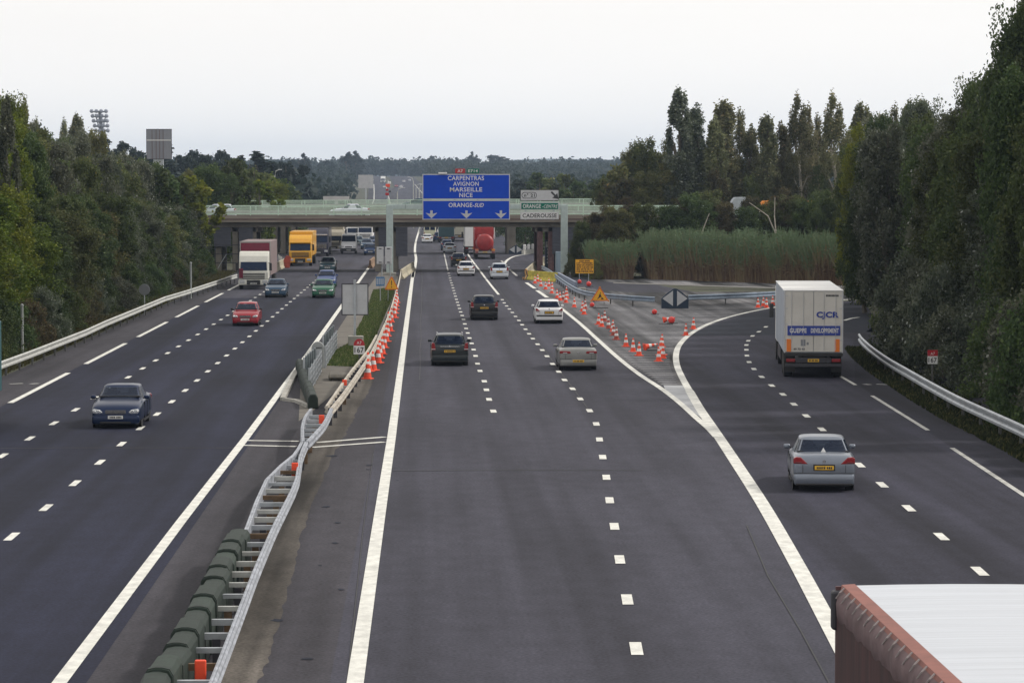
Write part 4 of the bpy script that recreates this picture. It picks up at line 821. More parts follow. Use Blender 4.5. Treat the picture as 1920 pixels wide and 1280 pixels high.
def car(label, col, kind, px, py, wpx=None, W=1.74, L=4.4, H=1.43, face='rear', lamp='corner', extra=None, yaw=0, z=0, pos=None, plt=None, group=None, name='car'):
    p = pos if pos is not None else at(px, py, z)
    if wpx: W = max(1.62, min(1.86, wpx * CH / (py - 355)))
    fw = face == 'front'; ax = .31 * L
    c = Vector((p.x, p.y + ax - .3, p.z)) if pos is None else p
    r = empty(name, c, (math.pi if fw else 0) + yaw, label, 'car', group)
    st = CARS['sedan' if kind == 'sedan' else 'hatch']; hw = W / 2; fs = []; vs = []
    for f, zt, wf, zb in st:
        y = f * L; h_ = hw * wf; z1 = zt * H; mid = (z1 + zb) / 2
        half = [(0, zb), (h_ * .80, zb), (h_ * .955, zb + .04), (h_, zb + (z1 - zb) * .30), (h_ * 1.0, zb + (z1 - zb) * .62), (h_ * .975, z1 - .09), (h_ * .90, z1 - .012), (h_ * .66, z1 + .018), (0, z1 + .03)]
        ring = half + [(-a, q) for a, q in half[-2:0:-1]]; vs += [(a, y, q) for a, q in ring]; n = len(ring)
    for i in range(len(st) - 1):
        for k in range(n): fs.append((i * n + k, i * n + (k + 1) % n, (i + 1) * n + (k + 1) % n, (i + 1) * n + k))
    fs += [tuple(range(n)), tuple(range((len(st) - 1) * n, len(st) * n))]
    b = MB(); b.add(vs, fs); body = b.build('body', col, r, smooth=True, sub=2)
    # glasshouse
    yr0, yf0, yr1, yf1 = [q * L for q in GH[kind]]; n = 40; zb = .655 * H; zr = .955 * H
    def ring(t, over=0):
        yr, yf = yr0 + (yr1 - yr0) * t, yf0 + (yf1 - yf0) * t; ww = hw * (.90 - .20 * t) - over; cy = (yr + yf) / 2; hl = (yf - yr) / 2 - over; out = []; e = 2 / 5.5
        for k in range(n):
            a = 2 * math.pi * (k + .5) / n; ca, sa = math.cos(a), math.sin(a)
            out.append((ww * math.copysign(abs(ca) ** e, ca), cy + hl * math.copysign(abs(sa) ** e, sa), zb + (zr - zb) * t))
        return out
    rings = [ring(0), ring(.09), ring(.5), ring(.92), ring(1)]
    top = [(x * .93, (y - (yr1 + yf1) / 2) * .96 + (yr1 + yf1) / 2, zr + .025) for x, y, _ in rings[4]]; top2 = [(x * .6, (y - (yr1 + yf1) / 2) * .7 + (yr1 + yf1) / 2, zr + .05) for x, y, _ in rings[4]]
    rings += [top, top2]; V = [q for g in rings for q in g]; cabf = []; front = []; rear = []; sideL = []; sideR = []
    for j in range(len(rings) - 1):
        for k in range(n):
            f = (j * n + k, j * n + (k + 1) % n, (j + 1) * n + (k + 1) % n, (j + 1) * n + k); m_ = rings[2][k]; m2 = rings[2][(k + 1) % n]
            mxx, myy = (m_[0] + m2[0]) / 2, (m_[1] + m2[1]) / 2; cy = (rings[2][0][1] + rings[2][n // 2][1]) / 2
            hl = max(q[1] for q in rings[2]) - cy; cy = (max(q[1] for q in rings[2]) + min(q[1] for q in rings[2])) / 2; hl = max(q[1] for q in rings[2]) - cy; ww = max(q[0] for q in rings[2])
            isx = abs(mxx) / ww; isy = abs(myy - cy) / hl
            if j in (1, 2):
                if isy > .90 and isx < .93: (front if myy > cy else rear).append(f); continue
                if isx > .90 and isy < .90 and not (abs(myy - cy) < hl * .07): (sideL if mxx < 0 else sideR).append(f); continue
            cabf.append(f)
    cabf.append(tuple(range((len(rings) - 1) * n, len(rings) * n)))
    def sub(name, F_, m):
        idx = sorted({i for f in F_ for i in f}); mp_ = {i: k for k, i in enumerate(idx)}; me = bpy.data.meshes.new(name); me.from_pydata([V[i] for i in idx], [], [[mp_[i] for i in f] for f in F_]); me.materials.append(m)
        me.polygons.foreach_set('use_smooth', [True] * len(me.polygons)); o = bpy.data.objects.new(name, me); C.objects.link(o); o.parent = r; return o
    sub('cabin', cabf, col); sub('windscreen', front, carglass); sub('rear_window', rear, carglass); sub('side_window', sideL, carglass); sub('side_window', sideR, carglass)
    b = MB(); b.box(-hw * .80, hw * .80, yr0 + .12 if kind != 'sedan' else yr0 + .25, yf0 - .2, .715 * H, .745 * H); inter = b.build('interior', seatm, r)
    for sx in (-1, 1):
        for y_ in (.02 * L, -.19 * L):
            b = MB(); b.rbox(sx * hw * .42 - .24, sx * hw * .42 + .24, y_ - .12, y_ + .02, .74 * H, .80 * H, .03); b.rbox(sx * hw * .42 - .12, sx * hw * .42 + .12, y_ - .10, y_ - .01, .81 * H, .90 * H, .03); b.build('seat', seatm, inter)
    # front / rear fittings
    far = p.y > 430
    yr, yf = -L / 2, L / 2
    wr = .31 if H < 1.55 else .34
    for sx in (-1, 1):
        for y in (-.31 * L, .31 * L): wheel(r, sx * (hw - .165), y, wr, .21, galv, sx)
        b = MB(); b.rbox(sx * (hw + .04) - .09, sx * (hw + .04) + .09, .15 * L - .05, .15 * L + .06, .66 * H, .66 * H + .13, .04); mi = b.build('mirror', col if extra != 'darkmirror' else darkpl, r, smooth=True); b = MB(); b.box(min(sx * hw * .9, sx * (hw + .02)), max(sx * hw * .9, sx * (hw + .02)), .15 * L - .02, .15 * L + .02, .67 * H, .67 * H + .04); b.build('arm', darkpl, mi)
    for sx in (-1, 1):                       # arches
        for y in (-.31 * L, .31 * L): b = MB(); b.lathe([(wr + .055, -.012), (wr + .05, .010)], 22, (sx * (hw - .055), y, wr), 'X'); b.build('wheel_arch', darkpl, r)
    zl = .60 * H if kind != 'sedan' else .565 * H
    bt = .52 * H
    b = MB(); b.rbox(-hw * .93, hw * .93, yr - .035, yr + .25, .20, .36 * H, .07, 3); b.build('rear_bumper', col, r, smooth=True)
    b = MB(); b.rbox(-hw * .88, hw * .88, yr - .045, yr + .2, .20, .25, .02); b.build('rear_valance', darkpl, r)
    b = MB(); b.rbox(-hw * .92, hw * .92, yf - .22, yf + .03, .17, .33 * H, .07, 3); b.build('front_bumper', col, r, smooth=True)
    LSH = {'corner': [(.50, .535), (.95, .545), (.95, .645), (.88, .672), (.72, .665)], 'tall': [(.74, .50), (.955, .50), (.955, .66), (.93, .74), (.80, .72), (.76, .60)],
           'round': [(.66, .54), (.74, .50), (.92, .50), (.955, .56), (.95, .655), (.86, .655)], 'slim': [(.38, .555), (.46, .54), (.95, .55), (.95, .615), (.90, .635), (.42, .62)]}[lamp]
    for sx in (-1, 1):
        b = MB(); b.prism([(sx * x * hw, z_ * H) for x, z_ in LSH], yr - .012, yr + .16); tl = b.build('tail_light', redl, r, bevel=.02)
        xa_ = sum(x for x, _ in LSH) / len(LSH); za_ = min(z_ for _, z_ in LSH) + .018
        b = MB(); b.rbox(sx * xa_ * hw - .10, sx * xa_ * hw + .10, yr - .02, yr + .02, za_ * H, za_ * H + .035, .01); b.build('reversing_lamp', redd if kind == 'sedan' and lamp == 'corner' else lampw, tl)
        b = MB(); b.prism([(sx * hw * .50, .40 * H), (sx * hw * .62, .372 * H), (sx * hw * .88, .38 * H), (sx * hw * .92, .45 * H), (sx * hw * .86, .49 * H), (sx * hw * .60, .465 * H)], yf - .20, yf - .012); hl_ = b.build('headlight', lampw, r, bevel=.02)
        for q_, rr__ in ((.66, .058), (.83, .052)): b = MB(); b.lathe([(rr__, 0), (rr__ * .8, .012)], 14, (sx * hw * q_, yf - .011, .425 * H), 'Y'); b.build('bulb', bulbm, hl_)
    seam = darkpl
    b = MB(); b.box(-hw * .93, hw * .93, yr - .004, yr + .02, .362 * H, .362 * H + .012)
    for sx in (-1, 1): b.box(sx * hw * .66 - .006, sx * hw * .66 + .006, yr - .004, yr + .02, .375 * H, .52 * H)
    b.build('boot_seam', seam, r)
    b = MB(); b.rbox(-hw * .34, hw * .34, yr - .006, yr + .03, pz0(H, lamp, kind) - .03, pz0(H, lamp, kind) + .15, .012); b.build('plate_recess', darkpl if sum(col.node_tree.nodes['Principled BSDF'].inputs['Base Color'].default_value[:3]) > .4 and lamp != 'slim' else col, r)
    for sx in (-1, 1):                       # doors: seams, handles, sill
        b = MB()
        for yy_, z0_ in ((.19 * L, .28), (-.02 * L, .26), (-.21 * L, .45)): b.box(min(sx * (hw - .03), sx * (hw + .003)), max(sx * (hw - .03), sx * (hw + .003)), yy_ - .006, yy_ + .006, z0_, .60 * H)
        b.build('door_seam', seam, r); b = MB(); b.box(min(sx * (hw - .12), sx * (hw - .012)), max(sx * (hw - .12), sx * (hw - .012)), -.20 * L, .21 * L, .17, .235); b.build('sill', seam, r)
    b = MB(); b.box(-hw + .25, hw - .25, yr + .1, yf - .1, .16, .30); b.build('underbody', black, r)  # car underside in black, which also paints the shadow gap below the bumpers
    b = MB(); b.rbox(-hw * .40, hw * .40, yf - .10, yf + .005, .36 * H, .36 * H + .14, .03); g = b.build('grille', darkpl, r); b = MB()
    for k in range(3): z_ = .36 * H + .03 + k * .04; b.box(-hw * .40, hw * .40, yf + .006, yf + .014, z_, z_ + .012)
    b.build('bars', chrome, g)
    b = MB(); b.rbox(-hw * .6, hw * .6, yf + .0, yf + .036, .19, .26, .02); b.build('air_intake', darkpl, r)
    pz = (.43 * H if lamp != 'slim' else .27 * H) if kind != 'suv' else .46 * H
    plate(r, yr - (.03 if pz > .37 * H else .05), pz, plt or platey, dy=-1); plate(r, yf + .045, .25 * H, platew, dy=1)
    b = MB(); b.lathe([(.045, 0), (.04, .012)], 12, (0, yr - .015, zl + .03), 'Y'); b.build('badge', chrome, r)
    b = MB(); b.tube([(hw * .55, yr - .03, .22), (hw * .55, yr + .2, .22)], .03, 8); b.build('exhaust', darkmet, r)
    if extra == 'bars' or kind == 'estate':
        for sx in (-1, 1): b = MB(); b.tube([(sx * hw * .66, yr1 + .25, zr + .05), (sx * hw * .66, yr1 + .35, zr + .08), (sx * hw * .66, yf1 - .3, zr + .08), (sx * hw * .66, yf1 - .2, zr + .05)], .018, 6); b.build('roof_rail', darkmet if extra != 'chromebar' else chrome, r)
    if extra == 'chromebar': b = MB(); b.rbox(-hw * .5, hw * .5, yr - .02, yr + .01, zl + .0, zl + .035, .01); b.build('trim_bar', chrome, r)
    if extra == 'blackband': b = MB(); b.rbox(-hw * .90, hw * .90, yr - .045, yr + .1, .30 * H, .30 * H + .09, .02); b.build('bumper_strip', darkpl, r)
    if extra == 'wiper': b = MB(); b.tube([(0, yr0 - .01, .70 * H), (.25, yr0 + .04, .74 * H)], .012, 6); b.build('wiper', darkpl, r)
    return r
silver = paint('silver', (.20, .225, .27), .8, .34); warmsil = paint('silver_beige', (.22, .225, .22), .45); pwhite = paint('white', (.74, .75, .77), 0, .35); psilw = paint('silver_white', (.58, .62, .68), .3)
pblack = paint('black', (.008, .009, .011), .1); pdark = paint('anthracite', (.018, .024, .028), .3); pnavy = paint('navy', (.012, .035, .10), .4); pblue = paint('blue', (.016, .05, .18), .4); psteel = paint('steel_blue', (.025, .06, .11), .45)
pred = paint('red', (.26, .004, .014), .1); pgreen = paint('green', (.014, .10, .055), .35); pteal = paint('teal', (.03, .07, .09), .4)
s = car('silver saloon with yellow plate driving away on the slip road', silver, 'sedan', 1548, 915, W=1.77, L=4.5, H=1.45, lamp='corner', yaw=-R(5))
b = MB(); b.prism([(-.07, 1.06), (.07, 1.06), (0, 1.19)], -1.70, -1.69); b.build('window_sticker', white, s)
car('dark grey estate car with roof rails on the left lane of the right carriageway', pdark, 'estate', 843, 683.5, W=1.8, L=4.7, H=1.50, lamp='tall', extra='chromebar')
car('black sport utility car with bright red tail lights in the middle lane', pblack, 'suv', 907.5, 599, W=1.80, L=4.3, H=1.58, lamp='tall', extra='wiper')
car('white hatchback with black bumper strip beside the row of gore cones', pwhite, 'hatch', 1028.5, 605.5, W=1.76, L=4.0, H=1.47, lamp='round', extra='blackband')
car('beige-silver hatchback saloon with wide red lamps in the right lane', warmsil, 'sedan', 1082, 692, W=1.80, L=4.5, H=1.44, lamp='slim')
car('white hatchback with dark tailgate band ahead of the black sport utility car', pwhite, 'hatch', 873.5, 517, W=1.70, L=3.9, H=1.42, lamp='round', extra='blackband')
car('small silver-white hatchback beside the far gore cones', psilw, 'hatch', 936, 523, W=1.72, L=3.8, H=1.50, lamp='tall')
car('dark hatchback just ahead of the white car under the gantry', pblack, 'suv', 860, 500, W=1.74, L=4.2, H=1.5, lamp='tall')
car('silver-white coupe under the bridge in the left lane', psilw, 'sedan', 843, 474, W=1.75, L=4.3, H=1.35)
car('dark navy car just ahead of the silver-white coupe', pnavy, 'hatch', 838, 469, W=1.72, L=4.1, H=1.45)
car('white car following the far white van in the left lane', pwhite, 'sedan', 801, 455.5, W=1.7, L=4.3, H=1.38)
car('dark car left of the dark green truck, far beyond the bridge', pnavy, 'hatch', 822, 452, W=1.7, L=4.1, H=1.45)
# oncoming
car('dark blue saloon with bright chrome grille in the left carriageway, nearest the camera', paint('deep_blue', (.005, .016, .055), .45), 'sedan', 223, 799, W=1.78, L=4.5, H=1.42, face='front')
car('red hatchback with white plate on the left carriageway', pred, 'hatch', 461.5, 610, W=1.66, L=4.0, H=1.40, face='front', extra='darkmirror')
car('slate blue saloon in front of the white and maroon truck', psteel, 'sedan', 517.5, 557, W=1.72, L=4.5, H=1.40, face='front')
car('green saloon leading the queue of cars in the right-hand oncoming lane', pgreen, 'sedan', 606, 558, W=1.74, L=4.5, H=1.40, face='front')
car('bright blue car close behind the green saloon', pblue, 'hatch', 612, 538, W=1.72, L=4.3, H=1.42, face='front')
car('dark teal car behind the bright blue car beside the yellow truck', pteal, 'sedan', 614.5, 509, W=1.72, L=4.5, H=1.45, face='front')
car('navy hatchback under the bridge left of the median pier', pnavy, 'hatch', 694.5, 478, W=1.7, L=4.1, H=1.42, face='front')
car('slate blue car behind the navy hatchback under the bridge', psteel, 'sedan', 687.5, 467, W=1.72, L=4.4, H=1.42, face='front')
car('dark blue car in the outer lane at the median pier under the bridge', pnavy, 'sedan', 701, 461, W=1.72, L=4.4, H=1.42, face='front')
car('dark car between the white van and the far white coach', pteal, 'hatch', 671, 461, W=1.70, L=4.2, H=1.45, face='front')
for px, Y, col, k, fc, lb in ((722, 1560, pnavy, 'sedan', 'front', 'dark blue car on the far hill road behind the warning mast'), (752, 1500, pwhite, 'sedan', 'rear', 'white car on the far hill road, lower one'), (743, 1520, pred, 'hatch', 'front', 'dark red car on the far hill road'), (757, 1680, pwhite, 'hatch', 'rear', 'white car near the top of the far hill road'), (768, 1720, psilw, 'sedan', 'rear', 'silver car leaving over the top of the far hill road')):
    x = atY(px, 340, Y).x; car(lb, col, k, 0, 0, W=1.75, L=4.4, face=fc, pos=Vector((x, Y, gz(x, Y) + .02)))
for px, col, k, y, lb in ((404, psilw, 'hatch', BY + 3, 'pale silver car crossing the near bridge at its left end'), (655, psilw, 'sedan', BY + 6.2, 'pale silver saloon crossing the near bridge above the left carriageway')):
    x = atY(px, 390, y).x; car(lb, col, k, 0, 0, W=1.7, L=4.1, H=1.45, pos=Vector((x, y, 4.5 + .87)), yaw=math.pi / 2)
x = atY(783, 376, BY2 + 3).x; car('small teal car crossing the second bridge at the left edge of the blue signs', pteal, 'hatch', 0, 0, pos=Vector((x, BY2 + 3, 4.88 + .87)), yaw=math.pi / 2)
# vans
def van(label, col, px, py, W=1.9, H=2.3, L=5.2, face='front', far=True):
    p = at(px, py); r = empty('van', (p.x, p.y + .28 * L, 0), math.pi if face == 'front' else 0, label, 'van'); hw = W / 2
    b = MB(); vs = []; st = [(-.5, H * .96, .94), (-.47, H, 1), (.20, H, 1), (.27, H * .97, .98), (.38, H * .60, .98), (.485, H * .48, .93), (.5, H * .30, .88)]
    for f, zt, wf in st:
        h_ = hw * wf; y = f * L; zz = min(zt, H * .5); t_ = h_ * (1 - .10 * max(0, (zt - H * .5)) / (H * .5))
        ring = [(0, .3), (h_ * .95, .3), (h_, .45), (h_, zz), (t_ * .97, zt - .08), (t_ * .88, zt), (0, zt + .03)]; ring += [(-a, q) for a, q in ring[-2:0:-1]]; vs += [(a, y, q) for a, q in ring]; n = len(ring)
    b.add(vs, [(i * n + k, i * n + (k + 1) % n, (i + 1) * n + (k + 1) % n, (i + 1) * n + k) for i in range(len(st) - 1) for k in range(n)] + [tuple(range(n)), tuple(range((len(st) - 1) * n, len(st) * n))])
    b.build('body', col, r, smooth=False, bevel=.04)
    b = MB(); a = (.285 * L, H * .935); c = (.375 * L, H * .63); n_ = .03
    b.add([(-hw * .82, a[0] + n_, a[1]), (hw * .82, a[0] + n_, a[1]), (hw * .9, c[0] + n_, c[1]), (-hw * .9, c[0] + n_, c[1])], [(0, 1, 2, 3)]); b.build('windscreen', glass, r)
    for sx in (-1, 1):
        b = MB(); b.box(sx * hw * .06 if sx > 0 else -hw * .84, hw * .84 if sx > 0 else -hw * .06, -L / 2 - .01, -L / 2 + .02, H * .6, H * .86); b.build('rear_window', glass, r)
        b = MB(); b.rbox(min(sx * hw * .6, sx * hw * .9), max(sx * hw * .6, sx * hw * .9), L / 2 - .18, L / 2 + .01, H * .34, H * .42, .04); b.build('headlight', lampw, r)
        b = MB(); b.rbox(min(sx * hw * .84, sx * hw * .96), max(sx * hw * .84, sx * hw * .96), -L / 2 - .02, -L / 2 + .08, H * .3, H * .46, .02); b.build('tail_light', redl, r)
        b = MB(); b.rbox(sx * (hw + .16) - .08, sx * (hw + .16) + .08, .28 * L, .28 * L + .08, H * .58, H * .70, .03); b.build('mirror', darkpl, r)
        for y in (-.28 * L, .32 * L): wheel(r, sx * (hw - .12), y, .34, .22, galv, sx)
    b = MB(); b.rbox(-hw * .95, hw * .95, L / 2 - .15, L / 2 + .05, .3, H * .29, .05); b.build('bumper', darkpl, r); plate(r, L / 2 + .065, .42, platew)
    b = MB(); b.rbox(-hw * .45, hw * .45, L / 2 - .05, L / 2 + .02, H * .32, H * .38, .02); b.build('grille', darkpl, r)
    return r
van('white panel van in the middle oncoming lane under the bridge', pwhite, 654, 475.5, 2.0, 2.5)
van('cream box van ahead of the white car in the far left lane', mat('cream_paint', (.62, .62, .45), .5), 806, 449, 2.0, 2.6, face='rear')
# trucks seen from the front
def truck_front(label, px, py, W, Hc, cabc, H, boxc, visor=None, bumperc=None, dark=darkpl, lower=None, box_off=0, rails=None, L=12, pos=None, rz=math.pi, style=0, name='truck', Wb=None):
    p = pos if pos is not None else at(px, py); r = empty(name, Vector((p.x, p.y + (1.4 if pos is None else 0), p.z)), rz, label, 'truck'); hw = W / 2; cd = 2.2; bumperc = bumperc or cabc; lower = lower or cabc
    # local +Y is forward; cab front at y = 1.3
    yf = 1.35
    b = MB(); pr = [(yf, .85), (yf + .02, Hc * .46), (yf - .05, Hc * .50), (yf - .22, Hc * .74), (yf - .42, Hc * .88), (yf - .75, Hc - .03), (yf - cd, Hc), (yf - cd, .85)]
    n = len(pr); b.add([(-hw * .97, y, z) for y, z in pr] + [(hw * .97, y, z) for y, z in pr], [tuple(range(n)), tuple(range(2 * n - 1, n - 1, -1))] + [(i, n + i, n + (i + 1) % n, (i + 1) % n) for i in range(n)]); cab = b.build('cab', cabc, r, bevel=.06)
    b = MB(); y0, z0, y1, z1 = yf - .02, Hc * .51, yf - .20, Hc * .725
    b.add([(-hw * .88, y0, z0), (hw * .88, y0, z0), (hw * .85, y1, z1), (-hw * .85, y1, z1), (-hw * .88, y0 + .03, z0), (hw * .88, y0 + .03, z0), (hw * .85, y1 + .03, z1), (-hw * .85, y1 + .03, z1)], [(0, 1, 2, 3), (4, 7, 6, 5), (0, 4, 5, 1), (3, 2, 6, 7), (0, 3, 7, 4), (1, 5, 6, 2)]); ws = b.build('windscreen', glass, r)
    b = MB(); b.tube([(-.5, yf + .03, z0 + .05), (-.1, yf, z0 + .22)], .015, 5); b.tube([(.1, yf + .03, z0 + .05), (.5, yf, z0 + .22)], .015, 5); b.build('wiper', darkpl, ws)
    if visor: b = MB(); b.rbox(-hw * .9, hw * .9, yf - .20, yf + .12, Hc * .735, Hc * .735 + .18, .04); b.build('sun_visor', visor, r)
    b = MB(); b.rbox(-hw * .80, hw * .80, yf - .03, yf + .045, Hc * .27, Hc * .44, .03); g = b.build('grille', lower, r)
    b = MB(); 
    for k in range(4): z = Hc * (.282 + k * .042); b.box(-hw * .74, hw * .74, yf + .046, yf + .05, z, z + Hc * .027)
    b.build('grille_slots', dark, g)
    b = MB(); b.rbox(-hw * 1.0, hw * 1.0, yf - .15, yf + .08, .38, Hc * .26, .06); bp = b.build('bumper', bumperc, r)
    b = MB(); b.rbox(-hw * .45, hw * .45, yf + .06, yf + .095, .42, Hc * .25, .02); b.build('bumper_centre', dark, bp)
    for sx in (-1, 1):
        b = MB(); b.rbox(min(sx * hw * .58, sx * hw * .92), max(sx * hw * .58, sx * hw * .92), yf + .05, yf + .11, .55, .80, .03); b.build('headlight', lampw, r)
        b = MB(); b.rbox(sx * (hw + .14) - .11, sx * (hw + .14) + .11, yf - .35, yf - .22, Hc * .50, Hc * .70, .03); mi = b.build('mirror', dark, r); b = MB(); b.box(min(sx * hw * .9, sx * (hw + .1)), max(sx * hw * .9, sx * (hw + .1)), yf - .3, yf - .27, Hc * .69, Hc * .705); b.build('arm', darkpl, mi)
        for y in (0, -L + 1.6, -L + 2.9): wheel(r, sx * (hw - .17), y, .49, .32, galv, sx)
        b = MB(); b.box(min(sx * hw * .72, sx * hw * .97), max(sx * hw * .72, sx * hw * .97), -.55, .55, .42, .86); b.build('wheel_arch', dark, r)
    plate(r, yf + .105, .45, platew)
    if boxc:
        hb = (Wb or W) / 2; yb = yf - cd - .35
        b = MB(); b.rbox(-hb, hb, -L + .6, yb, 1.1, H, .02); bx_ = b.build('cargo_box', boxc, r)
        if rails: b = MB(); e = .07; [b.box(*q) for q in ((-hb - .01, hb + .01, yb - .02, yb + .03, H - e * 1.6, H + .01), (-hb - .01, -hb + e, yb - .02, yb + .03, 1.1, H - e * 1.6 - .002), (hb - e, hb + .01, yb - .02, yb + .03, 1.1, H - e * 1.6 - .002))]; b.build('frame', rails, bx_)
    b = MB(); b.box(-.45, .45, -L + .7, .6, .6, .95); b.build('chassis', dark, r)
    return r
tyel = mat('truck_yellow', (.78, .40, .02), .4, noise=.05, coat=.4); tmar = mat('tarp_maroon', (.16, .012, .035), .7, noise=.15); tnavy = mat('truck_navy', (.02, .02, .045), .4, coat=.4); tbeige = mat('truck_beige', (.42, .38, .30), .5, noise=.1); tred = mat('truck_red', (.33, .02, .02), .45, noise=.25, nscale=1.5)
tk = truck_front('white lorry cab with maroon tarpaulin trailer nearest on the left carriageway', 475.5, 543, 2.5, 3.15, mat('truck_cream', (.66, .66, .60), .45, noise=.06), 3.95, mat('tarp_side_grey', (.20, .15, .15), .7, noise=.15), dark=darkpl, rails=mat('frame_grey', (.36, .34, .33), .6), L=13, Wb=2.55)
b = MB(); b.box(-1.2, 1.2, -1.17, -1.15, 2.6, 3.82); b.build('front_panel', tmar, tk)
b = MB(); b.rbox(.86, 1.2, 1.385, 1.45, .95, 1.75, .02); b.build('red_stripe', tmar, tk)
truck_front('yellow lorry driving under the bridge towards the camera', 563, 499, 2.5, 3.35, tyel, 3.7, tyel, visor=tyel, L=13, Wb=2.5)
truck_front('dark navy lorry behind the yellow lorry', 597, 481, 2.5, 3.5, tnavy, 3.7, tnavy, visor=chrome, bumperc=tnavy, L=12, lower=chrome)
truck_front('beige high-roof lorry behind the dark navy lorry', 625.5, 472, 2.4, 2.9, tbeige, 3.6, tbeige, L=9)
truck_front('white coach-like lorry far back in the middle oncoming lane', 664, 456, 2.3, 3.2, white, 3.3, white, L=11)
truck_front('white lorry far back beside the median pier', 684.5, 457, 2.3, 3.4, white, 3.4, white, L=11)
x = atY(718, 340, 1650).x; truck_front('white lorry coming over the far hill road', 0, 0, 2.5, 3.4, white, 3.9, white, L=12, pos=Vector((x, 1650, gz(x, 1650))))
yy0 = BY + 3.4; x = atY(1385, 372, yy0).x; truck_front('pale lorry on the bridge ramp seen through the trees', 0, 0, 2.5, 3.0, mat('truck_pale_blue', (.38, .42, .46), .5, noise=.1), 3.4, None, L=7, pos=Vector((x, yy0, 5.35)), rz=math.pi / 2).scale = (.85, .7, .72)
tor = mat('truck_orange', (.75, .25, .02), .5, noise=.2)
for px, yb_, lb in ((1437, 3.6, 'orange lorry on the bridge ramp half hidden by the poplars'), (1522, 3.8, 'yellow-orange lorry farthest right on the bridge ramp')):
    x = atY(px, 380, BY + yb_).x; truck_front(lb, 0, 0, 2.3, 2.3, tor, 2.4, None, L=7, pos=Vector((x, BY + yb_, 5.35)), rz=math.pi / 2).scale = (.8, .6, .78)
# trucks seen from behind
def trailer(label, px, py, W, H, zb, col, L=13.6, yaw=0, tractor=white, doors=True, pos=None, side=None, roofm=None, name='truck', nwheels=3, fittings=True):
    p = pos if pos is not None else at(px, py); r = empty(name, p, yaw, label, 'truck'); hw = W / 2
    b = MB(); b.box(-hw, hw, .06, L, zb, H - .05); box = b.build('cargo_box', [side or col], r)
    b = MB(); b.rbox(-hw - .02, hw + .02, -.02, L + .02, H - .048, H, .02); b.build('roof', roofm or white, r)
    for sx in (-1, 1):
        b = MB(); b.box(min(sx * .012, sx * (hw - .05)), max(sx * .012, sx * (hw - .05)), .0, .058, zb + .05, H - .06); d_ = b.build('door', col, r)
        if fittings:
            for xx in (.35, .75): b = MB(); b.tube([(sx * xx * hw, -.02, zb + .1), (sx * xx * hw, -.02, H - .1)], .012, 6); b.build('lock_bar', signgrey, d_)
            for zz in (.2, .45, .7, .9): b = MB(); b.box(min(sx * (hw - .16), sx * (hw - .052)), max(sx * (hw - .16), sx * (hw - .052)), -.012, -.001, zb + (H - zb) * zz, zb + (H - zb) * zz + .04); b.build('hinge', signgrey, d_)
        b = MB(); b.box(min(sx * (hw - .047), sx * (hw + .004)), max(sx * (hw - .047), sx * (hw + .004)), -.015, .06, zb, H - .05); b.build('corner_post', signgrey, r)
        for k in range(nwheels): wheel(r, sx * (hw - .2), 1.3 + k * 1.25, .5, .36, galv, sx)
        for y in (L - 2.6, L + 1.0): wheel(r, sx * (hw - .2), y, .5, .34, galv, sx)
        b = MB(); b.rbox(min(sx * hw * .62, sx * hw * .92), max(sx * hw * .62, sx * hw * .92), -.06, .0, .72, .86, .02); b.build('tail_light', redl, r)
        b = MB(); b.box(min(sx * (hw - .5), sx * (hw - .04)), max(sx * (hw - .5), sx * (hw - .04)), .55, .57, .25, .95); b.build('mud_flap', darkpl, r)
        b = MB(); b.box(min(sx * (hw - .03), sx * hw), max(sx * (hw - .03), sx * hw), 5.4, L - 3.4, .5, zb - .1); b.build('side_guard', darkmet, r)
    b = MB(); b.box(-hw, hw, -.03, .055, zb - .14, zb - .003); b.box(-.5, .5, .1, L - .5, zb - .5, zb - .15); b.box(-.7, -.6, 0, .1, .6, zb - .14); b.box(.6, .7, 0, .1, .6, zb - .14); b.build('chassis', darkpl, r)
    b = MB(); b.rbox(-hw * .96, hw * .96, -.05, .05, .5, .64, .02); b.build('underrun_bar', darkmet, r)
    b = MB(); b.rbox(-hw * .60, hw * .60, -.03, .0, .68, .90, .01); b.build('light_board', signgrey if not fittings else darkmet, r); plate(r, -.045, .72, platey, .5, .13, dy=-1)
    b = MB(); b.rbox(-W / 2 + .04, W / 2 - .04, L + .35, L + 2.5, .9, H - .25, .1); cab = b.build('cab', tractor, r)
    for sx in (-1, 1): b = MB(); b.rbox(sx * (hw + .16) - .1, sx * (hw + .16) + .1, L + 2.0, L + 2.1, 2.0, 2.7, .03); b.build('mirror', darkpl, cab)
    return r
k = 131.4 / F
trl = mat('trailer_white', (.60, .58, .54), .6, noise=.10, nscale=.8); trs = mat('trailer_side_shaded', (.36, .40, .46), .6, noise=.12, nscale=.5)  # side is a greyer copy of the white, its shade put into the colour
p = at(1525, 709); T = trailer('white box truck with blue CJCR lettering driving away on the slip road', 0, 0, 2.58, 3.88, 1.12, trl, pos=p, yaw=-R(5.2), side=trs)
lb = mat('lettering_blue', (.02, .05, .30), .5)
def tz(py): return (709 - py) * p.y / F
def tx(px): return (px - 1525) * p.y / F
text('CJCR', tx(1551), tz(590.5), .98, .34, lb, T, y=-.022, bold=.045)
b = MB(); b.box(tx(1476), tx(1575), -.028, -.001, tz(628), tz(610)); b.build('blue_band', lb, T)
text('GUEPPE', tx(1496), tz(619), .74, .21, signwhite, T, y=-.03, bold=.03); text('DEVELOPPEMENT', tx(1546), tz(619), 1.22, .21, signwhite, T, y=-.03, bold=.03)
b = MB(); xx = tx(1548); rr = random.Random(2)
while xx < tx(1570): b.box(xx, xx + .05, -.008, -.001, tz(555), tz(551.5)); xx += .062
b.build('maker_script', darkpl, T)
